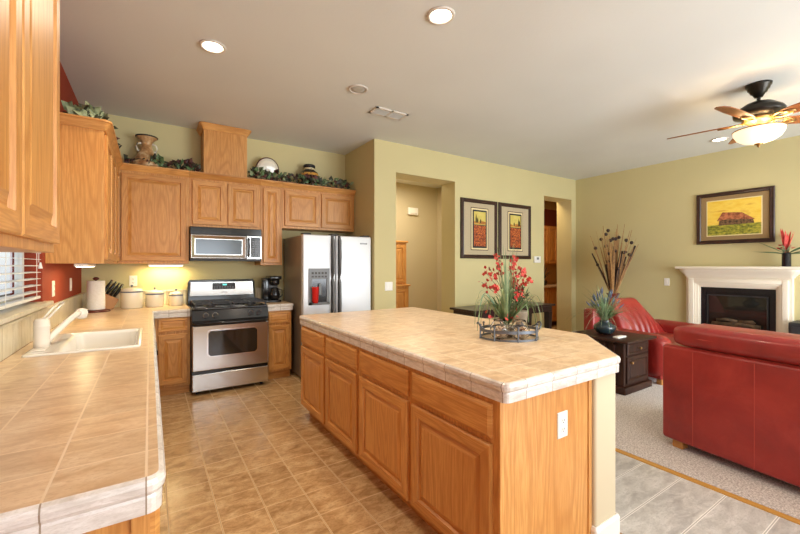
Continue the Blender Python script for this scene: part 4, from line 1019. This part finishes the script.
bm = B(); lathe(bm, [(.005, 0), (.006, -.015), (.014, -.022), (.012, -.032), (.003, -.035)], (ex0 + .10, ey0 - .017, .34), 16, 'y'); obj('knob', bm, M['brass'], d_, smooth=True)
for yy in (ey0 + .10, ey0 + .19, ey0 + .28, ey0 + .40):
    bm = B(); lathe(bm, [(.014, .09), (.016, .12), (.010, .16), (.016, .20), (.016, .42), (.010, .46), (.016, .50), (.014, .545)], (ex0 - .006, yy, 0), 12); obj('turned_column', bm, M['dark_wood'], t, smooth=True)
zt = eh + .001
px, py = 4.43, 2.43
t = thing('potted_plant', 'lavender grass in a dark teal bowl pot on the end table', 'plant', (px, py, zt))
bm = B(); lathe(bm, [(.055, zt), (.09, zt + .02), (.118, zt + .065), (.112, zt + .10), (.065, zt + .135), (.05, zt + .15), (.065, zt + .16), (.045, zt + .16)], (px, py, 0), 32); obj('pot', bm, M['teal'], t, smooth=True)
spray(t, (px, py, zt + .15), 130, .44, 1.05, .009, M['grass'], 21, 'leaves', droop=.55)
spray(t, (px, py, zt + .15), 70, .52, 1.5, .006, M['leaf_pale'], 22, 'dry_blades', droop=1.5)
r = random.Random(8)
for i in range(34):
    a = r.uniform(0, 2 * pi); s_ = r.uniform(.1, 1.05); d = Vector((cos(a) * s_, sin(a) * s_, 1)).normalized(); p0 = Vector((px, py, zt + .15)); L_ = r.uniform(.24, .40); e_ = p0 + d * L_
    bm = B(); tube(bm, [p0, e_ - d * .055], .0016, 4); tube(bm, [e_ - d * .06, e_ - d * .03, e_ + d * .015], [.004, .0095, .003], 5, mi=1)
    obj('lavender_spike', bm, [M['leaf'], M['lavender']], t)
o = obj('remote_control', bx(4.23, 4.40, 2.17, 2.235, zt, zt + .022), M['white'], bevel=.008, seg=3); tag(recenter(o, (4.31, 2.2, zt)), 'small white remote lying on the end table', 'remote control')

# reed vase in corner
px, py = 6.60, 3.48
t = thing('floor_vase', 'tall rust red floor vase of dried reeds and pods in the corner', 'vase', (px, py, .012))
bm = B(); lathe(bm, [(.10, .0125), (.12, .03), (.16, .30), (.17, .45), (.12, .66), (.065, .78), (.06, .84), (.10, .90), (.105, .91), (.07, .905)], (px, py, 0), 32); obj('vase', bm, M['potred'], t, smooth=True)
r = random.Random(17)
br, bd, bp, bt = B(), B(), B(), B()
for i in range(64):
    a = r.uniform(0, 2 * pi); s = r.uniform(.02, .40); p0 = Vector((px + cos(a) * .03, py + sin(a) * .03, .86)); d = Vector((cos(a) * s, sin(a) * s, 1)).normalized(); L_ = r.uniform(.72, 1.25)
    e_ = p0 + d * L_; mid = p0 + d * L_ * .5 + Vector((cos(a), sin(a), 0)) * -.01
    k = i % 5
    if k in (0, 1): tube(br, [p0, mid, e_], [.012, .010, .004], 6)
    elif k == 2: tube(bt, [p0, mid, e_], [.005, .004, .0015], 5)
    elif k == 3: tube(bt, [p0, mid, e_], .0025, 5); ball(bp, e_, .03, n=8)
    else:
        e_ = p0 + d * L_ * .62; tube(bt, [p0, p0 + d * L_ * .3, e_], .003, 5); ball(bp, e_, .026, n=8)
for dx_, dy_, L_, rad in ((.05, -.16, .78, .034), (.02, -.02, .85, .03), (.30, -.28, .92, .026), (.24, -.20, .70, .026), (-.14, .42, .80, .018), (-.03, .03, .6, .036), (-.05, .2, .55, .03)):
    p0 = Vector((px, py, .86)); d = Vector((dx_, dy_, 1)).normalized(); tube(bd, [p0, p0 + d * L_ * .5, p0 + d * L_], [rad * .8, rad, rad * .6], 8)
obj('reeds', br, M['reed'], t); obj('twigs', bt, M['reed'], t); obj('dark_pods', bd, M['reed_dark'], t, smooth=True); obj('seed_heads', bp, M['reed_dark'], t, smooth=True)

# console table behind island
t = thing('console_table', 'dark espresso console table along the wall under the poppy prints', 'table', (4.5, 3.98, .012))
tx0, tx1, ty0, ty1, th_ = 3.62, 5.36, 3.72, 4.24, .775
obj('tabletop', bx(tx0, tx1, ty0, ty1, th_ - .03, th_), M['espresso'], t, bevel=.006)
obj('apron', bx(tx0 + .05, tx1 - .05, ty0 + .03, ty1 - .03, th_ - .12, th_ - .031), M['espresso'], t)
for x in (tx0 + .09, tx1 - .09):
    for y in (ty0 + .07, ty1 - .07):
        bm = B(); v = box(bm, x - .045, x + .045, y - .045, y + .045, .0125, th_ - .121)
        for q in v:
            if q.co.z < .3: q.co.x = x + (q.co.x - x) * .6; q.co.y = y + (q.co.y - y) * .6
        obj('leg', bm, M['espresso'], t, bevel=.004)

# ------------------------------------------------------------------ island centrepiece
FD, RD = Vector((sin(TH), cos(TH), 0)), Vector((cos(TH), -sin(TH), 0))
C0 = Vector((1.905, 1.655, .92)); zt = .9205
t = thing('wire_tray', 'oval dark metal gallery tray with scroll handles on the island', 'tray', (C0.x, C0.y, .92))
def el(a, rx, ry, z): return C0 + RD * (rx * cos(a)) + FD * (ry * sin(a)) + Vector((0, 0, z))
def bandring(rx, ry, z0, z1, th, n=56):
    bm = B(); rings = []
    for i in range(n):
        a = 2 * pi * i / n; rings.append([bm.verts.new(el(a, rx + q, ry + q, z)) for q, z in ((0, z0), (th, z0), (th, z1), (0, z1))])
    for i in range(n):
        a, b = rings[i], rings[(i + 1) % n]
        for k in range(4): bm.faces.new((a[k], a[(k + 1) % 4], b[(k + 1) % 4], b[k]))
    return bm
obj('upper_band', bandring(.178, .14, .048, .066, .004), M['pewter'], t); obj('lower_band', bandring(.178, .14, .002, .014, .004), M['pewter'], t)
bm = B()
lo_ = [bm.verts.new(el(2 * pi * i / 40, .19, .145, .001)) for i in range(40)]; hi_ = [bm.verts.new(el(2 * pi * i / 40, .19, .145, .004)) for i in range(40)]
bm.faces.new(lo_); bm.faces.new(hi_)
for i in range(40): bm.faces.new((lo_[i], lo_[(i + 1) % 40], hi_[(i + 1) % 40], hi_[i]))
for a in range(8):
    pass
obj('tray_base', bm, M['tile_top_i'] if False else M['pewter'], t) if False else bm.free()
for i in range(8):
    a = 2 * pi * (i + .25) / 8 - .12; bm = B(); p = el(a, .184, .146, 0)
    tube(bm, [p + Vector((0, 0, .001)), p + Vector((0, 0, .086))], .0055, 6); ball(bm, p + Vector((0, 0, .086)), .008, n=8); obj('upright', bm, M['pewter'], t)
for s in (0, pi):
    bm = B(); pts = []
    for i in range(13):
        q = i / 12; a = s + (q - .5) * .9; pts.append(el(a, .188 + .012 * sin(q * pi), .150 + .012 * sin(q * pi), .068 + .03 * sin(q * pi) + .006 * sin(q * 4 * pi)))
    tube(bm, pts, .005, 6); obj('handle', bm, M['pewter'], t, smooth=True)
for k, (ox, oy, rad) in enumerate(((-.064, -.02, .062), (.062, -.025, .060))):
    c = C0 + RD * ox + FD * oy; c.z = zt
    t = thing('glass_vase', ['round glass vase of pebbles, left one on the island tray', 'round glass vase of pebbles and grass, right one on the island tray'][k], 'vase', c)
    bm = B(); lathe(bm, [(rad * .5, 0), (rad * .92, rad * .35), (rad, rad * .85), (rad * .85, rad * 1.45), (rad * .6, rad * 1.75), (rad * .62, rad * 1.95), (rad * .56, rad * 1.95), (rad * .54, rad * 1.75), (rad * .78, rad * 1.42), (rad * .93, rad * .85), (rad * .85, rad * .38), (rad * .4, rad * .08)], c, 28); obj('bowl', bm, M['glass'], t, smooth=True)
    bm = B(); r = random.Random(31 + k)
    for i in range(26):
        a = r.uniform(0, 2 * pi); q = r.uniform(0, .62) * rad; ball(bm, c + Vector((q * cos(a), q * sin(a), rad * (.30 + .85 * r.random()))), rad * .24, 1, .8, .7, 8)
    obj('pebbles', bm, M['pebble'], t, smooth=True)
c = C0 + RD * .0 + FD * .055; c.z = zt
t = thing('orchid_arrangement', 'red orchids and long green grass arranged on the island', 'flower arrangement', c)
bm = B(); lathe(bm, [(.035, 0), (.045, .01), (.05, .06), (.045, .075), (.03, .078)], c, 24); obj('pot', bm, M['stone'], t, smooth=True)
cz = c + Vector((0, 0, .07))
spray(t, cz, 34, .58, .12, .0065, M['grass'], 41, 'tall_grass', droop=.0, lmin=.65)
# arching blades
bm = B(); r = random.Random(43)
for i in range(34):
    a = r.uniform(0, 2 * pi); dirr = (RD * cos(a) * 1.25 + FD * sin(a) * .8); p = cz.copy(); out = r.uniform(.09, .17); hh = r.uniform(.15, .27); prev = None; drop = r.uniform(.02, .20); sd = Vector((-dirr.y, dirr.x, 0)).normalized()
    if i < 14: dirr = RD * (1.25 if i % 2 else -1.25) + FD * r.uniform(-.5, .5); out = r.uniform(.12, .17); hh = r.uniform(.16, .24); drop = r.uniform(.14, .24)
    for k in range(13):
        f = k / 12; q = cz + dirr * (out * (1 - (1 - f) ** 1.7) * 1.0) + Vector((0, 0, hh * sin(min(1, f * 1.35) * pi / 2) - (max(0, f - .45) / .55) ** 2 * drop))
        q.z = max(q.z, .93)
        ww = .0095 * (1 - f * .75); v2 = [bm.verts.new(q - sd * ww), bm.verts.new(q + sd * ww)]
        if prev: bm.faces.new((prev[0], prev[1], v2[1], v2[0]))
        prev = v2
obj('arching_blades', bm, M['grass'], t, recalc=False)
bs, bf = B(), B()
def orchid(bm, p, r, s=.017):
    n = Vector((r.uniform(-1, 1), r.uniform(-1.2, .2), r.uniform(-.3, .6))).normalized(); u = n.cross(Vector((0, 0, 1))).normalized(); v = n.cross(u)
    for k in range(5):
        a = 2 * pi * k / 5 + r.random() * .4; d = u * cos(a) + v * sin(a) + n * .25; leafm(bm, p, d, n, s * r.uniform(.9, 1.3), s * 1.05)
for (a0, h0, o0) in ((-.17, .40, -.02), (-.13, .43, .03), (-.09, .50, .0), (-.05, .46, .04), (.04, .50, -.03), (.075, .48, .03), (.11, .42, -.02), (.15, .40, .02), (.18, .36, .0), (-.18, .33, .05), (.12, .32, -.05), (.09, .27, -.07), (-.12, .30, -.06), (.08, .35, .06)):
    a0 *= .84; top = cz + RD * a0 + FD * o0 + Vector((0, 0, h0 - .05)); m1 = cz + RD * a0 * .25 + FD * o0 * .3 + Vector((0, 0, h0 * .55))
    pts = [cz.lerp(m1, f) if f <= 1 else m1.lerp(top, f - 1) for f in (0, .5, 1, 1.5, 2)]; tube(bs, pts, .0018, 5)
    for i in range(12):
        f = r.uniform(.45, 1.05); p = m1.lerp(top, f) + Vector((r.uniform(-.022, .022), r.uniform(-.022, .022), r.uniform(-.02, .02))); orchid(bf, p, r, .013)
for i in range(16):
    p = cz + RD * r.uniform(-.13, .08) + FD * r.uniform(-.08, .03) + Vector((0, 0, r.uniform(.02, .16))); orchid(bf, p, r, .014)
obj('orchid_stems', bs, M['leaf'], t); obj('orchid_blooms', bf, M['red_flower'], t, recalc=False)
bm = B()
for a0, h0 in ((-.10, .19), (-.085, .17), (.06, .21)): leafm(bm, cz + Vector((0, 0, .12)), RD * (a0 / abs(a0)) + Vector((0, 0, .35)), (0, 0, 1), .14, .035)
obj('broad_leaves', bm, M['leaf'], t, recalc=False)
c = C0 + RD * .035 + FD * .40; c = Vector((2.30, 1.90, .9205))
t = thing('potted_fern', 'dark bushy fern in a grey stone pot behind the island tray', 'plant', c)
bm = B(); lathe(bm, [(.04, 0), (.05, .01), (.062, .11), (.066, .115), (.066, .125), (.05, .125)], c, 28); obj('pot', bm, M['stone'], t, smooth=True)
bl = [B(), B()]; r = random.Random(52)
for i in range(190):
    a = r.uniform(0, 2 * pi); e = r.uniform(.1, 1.35); rad = r.uniform(.03, .105); p = c + Vector((cos(a) * cos(e) * rad, sin(a) * cos(e) * rad, .13 + sin(e) * rad * 1.6)); leafm(bl[i % 2], p, (cos(a) * cos(e) + r.uniform(-.5, .5), sin(a) * cos(e), sin(e) + r.uniform(-.4, .3)), (0, 0, 1), .04, .02)
obj('fronds', bl[0], M['leaf_dark'], t, recalc=False); obj('light_fronds', bl[1], M['leaf'], t, recalc=False)

# ------------------------------------------------------------------ hallway and pantry
t = thing('hutch', 'oak hutch standing in the hallway, seen through the first opening', 'cabinet', (3.7, 6.1, 0))
obj('upper_case', bx(3.40, 3.99, 5.90, 6.45, 1.03, 1.80), M['oak_v'], t); obj('cornice', bx(3.38, 4.02, 5.87, 6.46, 1.80, 1.835), M['oak_h'], t, bevel=.006)
obj('lower_case', bx(3.40, 4.0, 5.84, 6.45, .0, 1.0), M['oak_v'], t); obj('counter', bx(3.38, 4.03, 5.81, 6.46, 1.0, 1.03), M['oak_h'], t, bevel=.006)
door(t, (3.43, 5.90, 1.06), X_, nY, .53, .70); door(t, (3.43, 5.84, .1), X_, nY, .53, .86)
def pantry_cab(nm, label, x0, x1, yf, z0, z1, n):
    t = thing(nm, label, 'cabinet', ((x0 + x1) / 2, yf + .2, z0)); obj('carcass', bx(x0, x1, yf, 6.018, z0, z1), M['oak_v'], t); wd = (x1 - x0 - .04 - .02 * (n - 1)) / n
    for i in range(n): door(t, (x0 + .02 + i * (wd + .02), yf, z0 + .03), X_, nY, wd, z1 - z0 - .06)
    return t
pantry_cab('pantry_cabinet', 'oak wall cabinet in the pantry seen through the second opening', 6.9, 8.9, 5.68, 1.40, 2.32, 6)
pantry_cab('pantry_cabinet', 'oak base cabinet in the pantry seen through the second opening', 6.9, 8.9, 5.42, .10, .875, 6)
o = obj('pantry_worktop', bx(6.88, 8.92, 5.38, 6.018, .876, .915), M['tile_top'], None, bevel=.006); tag(recenter(o, (7.9, 5.7, .876)), 'light worktop on the pantry base cabinet', 'countertop')
o = obj('pantry_valance', bx(6.9, 8.9, 5.72, 6.018, 2.321, 2.72), M['redwood']); tag(recenter(o, (7.9, 5.8, 2.321)), 'dark reddish panel above the pantry wall cabinet', 'panel')
c = Vector((7.62, 5.62, .9155)); t = thing('pantry_plant', 'small dark plant in a black pot on the pantry worktop', 'plant', c)
bm = B(); lathe(bm, [(.05, 0), (.09, .03), (.10, .09), (.07, .14), (.05, .14)], c, 20); obj('pot', bm, M['black'], t, smooth=True)
spray(t, c + Vector((0, 0, .13)), 26, .34, .6, .03, M['leaf_dark'], 61, 'leaves', droop=.5)

# ------------------------------------------------------------------ ceiling fittings
def can(label, x, y, on, r=.095, power=70):
    t = thing('downlight', label, 'ceiling light', (x, y, CZ), 'recessed ceiling lights')
    bm = B(); n = 32; rg = []
    for i in range(n):
        a = 2 * pi * i / n; rg.append([bm.verts.new((x + q * cos(a), y + q * sin(a), z)) for q, z in ((r * .74, CZ - .0015), (r * .80, CZ - .012), (r * .97, CZ - .010), (r, CZ - .0015))])
    for i in range(n):
        a, b = rg[i], rg[(i + 1) % n]
        for k in range(4): bm.faces.new((a[k], a[(k + 1) % 4], b[(k + 1) % 4], b[k]))
    obj('trim_ring', bm, M['trimw'], t, smooth=True)
    bm = B(); lathe(bm, [(r * .70, CZ - .002), (r * .68, CZ - .007), (r * .4, CZ - .009)], (x, y, 0), 28); obj('lamp', bm, M['lampon'] if on else M['lampdim'], t, smooth=True)
    if on: spot('downlight_beam', (x, y, CZ - .03), power, r=.06, size=R(150), blend=.8)
can('lit recessed light over the range side of the kitchen, left in the photo', .40, 3.22, True, power=85)
can('lit recessed light above the island at the top edge of the photo', 1.625, 1.99, True, power=55)
can('unlit recessed light beside the square ceiling vent', 1.648, 3.25, False)
can('added out-of-view recessed light over the near end of the left counter', .55, .75, True, power=22)  # this and the next two: unseen lamps added to brighten floor and island
can('added out-of-view recessed light above the camera, brightening floor and island', 1.7, .1, True, power=45)
can('added out-of-view recessed light beside the kitchen, brightening the floor', 3.1, -.6, True, power=60)
can('recessed light in the living room ceiling under the fan blades', 6.30, 1.93, True, power=10)
t = thing('ceiling_vent', 'rectangular louvred air vent in the kitchen ceiling', 'vent', (2.19, 3.57, CZ))
V0, V1, V2, V3 = 1.99, 2.39, 3.49, 3.67
bm = B(); box(bm, V0, V1, V2, V2 + .025, CZ - .014, CZ - .001); box(bm, V0, V1, V3 - .025, V3, CZ - .014, CZ - .001); box(bm, V0, V0 + .025, V2, V3, CZ - .014, CZ - .001); box(bm, V1 - .025, V1, V2, V3, CZ - .014, CZ - .001); box(bm, (V0 + V1) / 2 - .01, (V0 + V1) / 2 + .01, V2, V3, CZ - .014, CZ - .001)
obj('frame', bm, M['trimw'], t)
bm = B()
for i in range(8):
    y = V2 + .035 + i * .0155; v = box(bm, V0 + .02, V1 - .02, y, y + .003, CZ - .013, CZ - .003)
    for q in v:
        if q.co.z < CZ - .008: q.co.y += .008
obj('louvres', bm, M['lampdim'], t); obj('backing', bx(V0 + .01, V1 - .01, V2 + .01, V3 - .01, CZ - .0025, CZ - .001), M['slot'], t)
# fan
fx, fy = 4.70, 1.15
t = thing('ceiling_fan', 'five-bladed bronze ceiling fan with lit frosted glass bowl', 'ceiling fan', (fx, fy, CZ))
bm = B(); lathe(bm, [(.095, CZ - .001), (.092, CZ - .02), (.082, CZ - .03), (.078, CZ - .05), (.066, CZ - .06), (.06, CZ - .08), (.045, CZ - .09), (.03, CZ - .12)], (fx, fy, 0), 32); obj('canopy', bm, M['bronze'], t, smooth=True)
bm = B(); lathe(bm, [(.014, CZ - .119), (.014, CZ - .165)], (fx, fy, 0), 14); obj('downrod', bm, M['bronze'], t)
zb = 2.70
bm = B(); lathe(bm, [(.03, 2.895), (.06, 2.885), (.10, 2.87), (.17, 2.82), (.185, 2.795), (.18, 2.765), (.12, 2.745), (.11, 2.735)], (fx, fy, 0), 36); obj('motor_housing', bm, M['bronze'], t, smooth=True)
bm = B(); lathe(bm, [(.115, 2.744), (.12, 2.72), (.09, 2.70), (.06, 2.68), (.055, 2.655), (.08, 2.64), (.06, 2.635)], (fx, fy, 0), 32); obj('hub', bm, M['brass'], t, smooth=True)
for i in range(5):
    a = R(174 - 72 * i); ca, sa = cos(a), sin(a)
    Mx = Matrix.Translation((fx, fy, zb + .01)) @ Matrix.Rotation(a, 4, 'Z') @ Matrix.Rotation(R(-13), 4, 'X')
    bm = B(); pts = [(.21, -.055), (.30, -.066), (.50, -.070), (.66, -.060), (.70, -.03), (.705, 0), (.70, .03), (.66, .060), (.50, .070), (.30, .066), (.21, .055)]
    prism(bm, pts, -.004, .004); b_ = obj('blade', tr(bm, Mx), M['blade'], t, bevel=.002)
    bm = B()
    for s in (-1, 1): tube(bm, [(.10, 0, -.0), (.15, s * .03, -.005), (.20, s * .045, -.004), (.25, s * .03, -.010), (.29, 0, -.010)], .009, 6)
    box(bm, .20, .27, -.035, .035, -.010, -.0045); obj('blade_bracket', tr(bm, Mx), M['brass'], t, smooth=True)
bm = B(); n = 36; prof = [(.185, 2.625), (.180, 2.60), (.155, 2.555), (.11, 2.525), (.05, 2.505), (.012, 2.502)]
inn = [(r_ - .004 if r_ > .02 else r_ * .6, z_ + .004) for r_, z_ in prof[::-1]]
lathe(bm, [(.182, 2.63)] + prof, (fx, fy, 0), n)
for f in [f for f in bm.faces if len(f.verts) == n and f.calc_center_median().z > 2.6]: bm.faces.remove(f)
o = obj('glass_bowl', bm, M['bowl'], t, smooth=True); sm = o.modifiers.new('t', 'SOLIDIFY'); sm.thickness = .004; sm.offset = -1
bm = B(); tube(bm, [(fx + .186 * cos(k * pi / 16), fy + .186 * sin(k * pi / 16), 2.628) for k in range(32)], .005, 6, closed=True); obj('bowl_rim', bm, M['brass'], t, smooth=True)
bm = B(); lathe(bm, [(.03, 2.505), (.032, 2.498), (.012, 2.488), (.010, 2.475), (.004, 2.468)], (fx, fy, 0), 20); obj('finial', bm, M['brass'], t, smooth=True)
bm = B(); lathe(bm, [(.01, 2.64), (.01, 2.505)], (fx, fy, 0), 10); obj('bowl_rod', bm, M['brass'], t)
for k in range(3):
    a = k * 2.09 + .4; point('fan_bulb', (fx + .09 * cos(a), fy + .09 * sin(a), 2.575), 4, (1, .76, .48), .03)
# warm lamps in the two rooms beyond the wall
area('pantry_ceiling_lamp', (6.6, 5.1, 2.98), (0, 0, 0), .5, .5, 24, (1, .74, .44))
area('hall_ceiling_lamp', (3.9, 5.5, 2.98), (0, 0, 0), .5, .5, 38, (1, .86, .66))
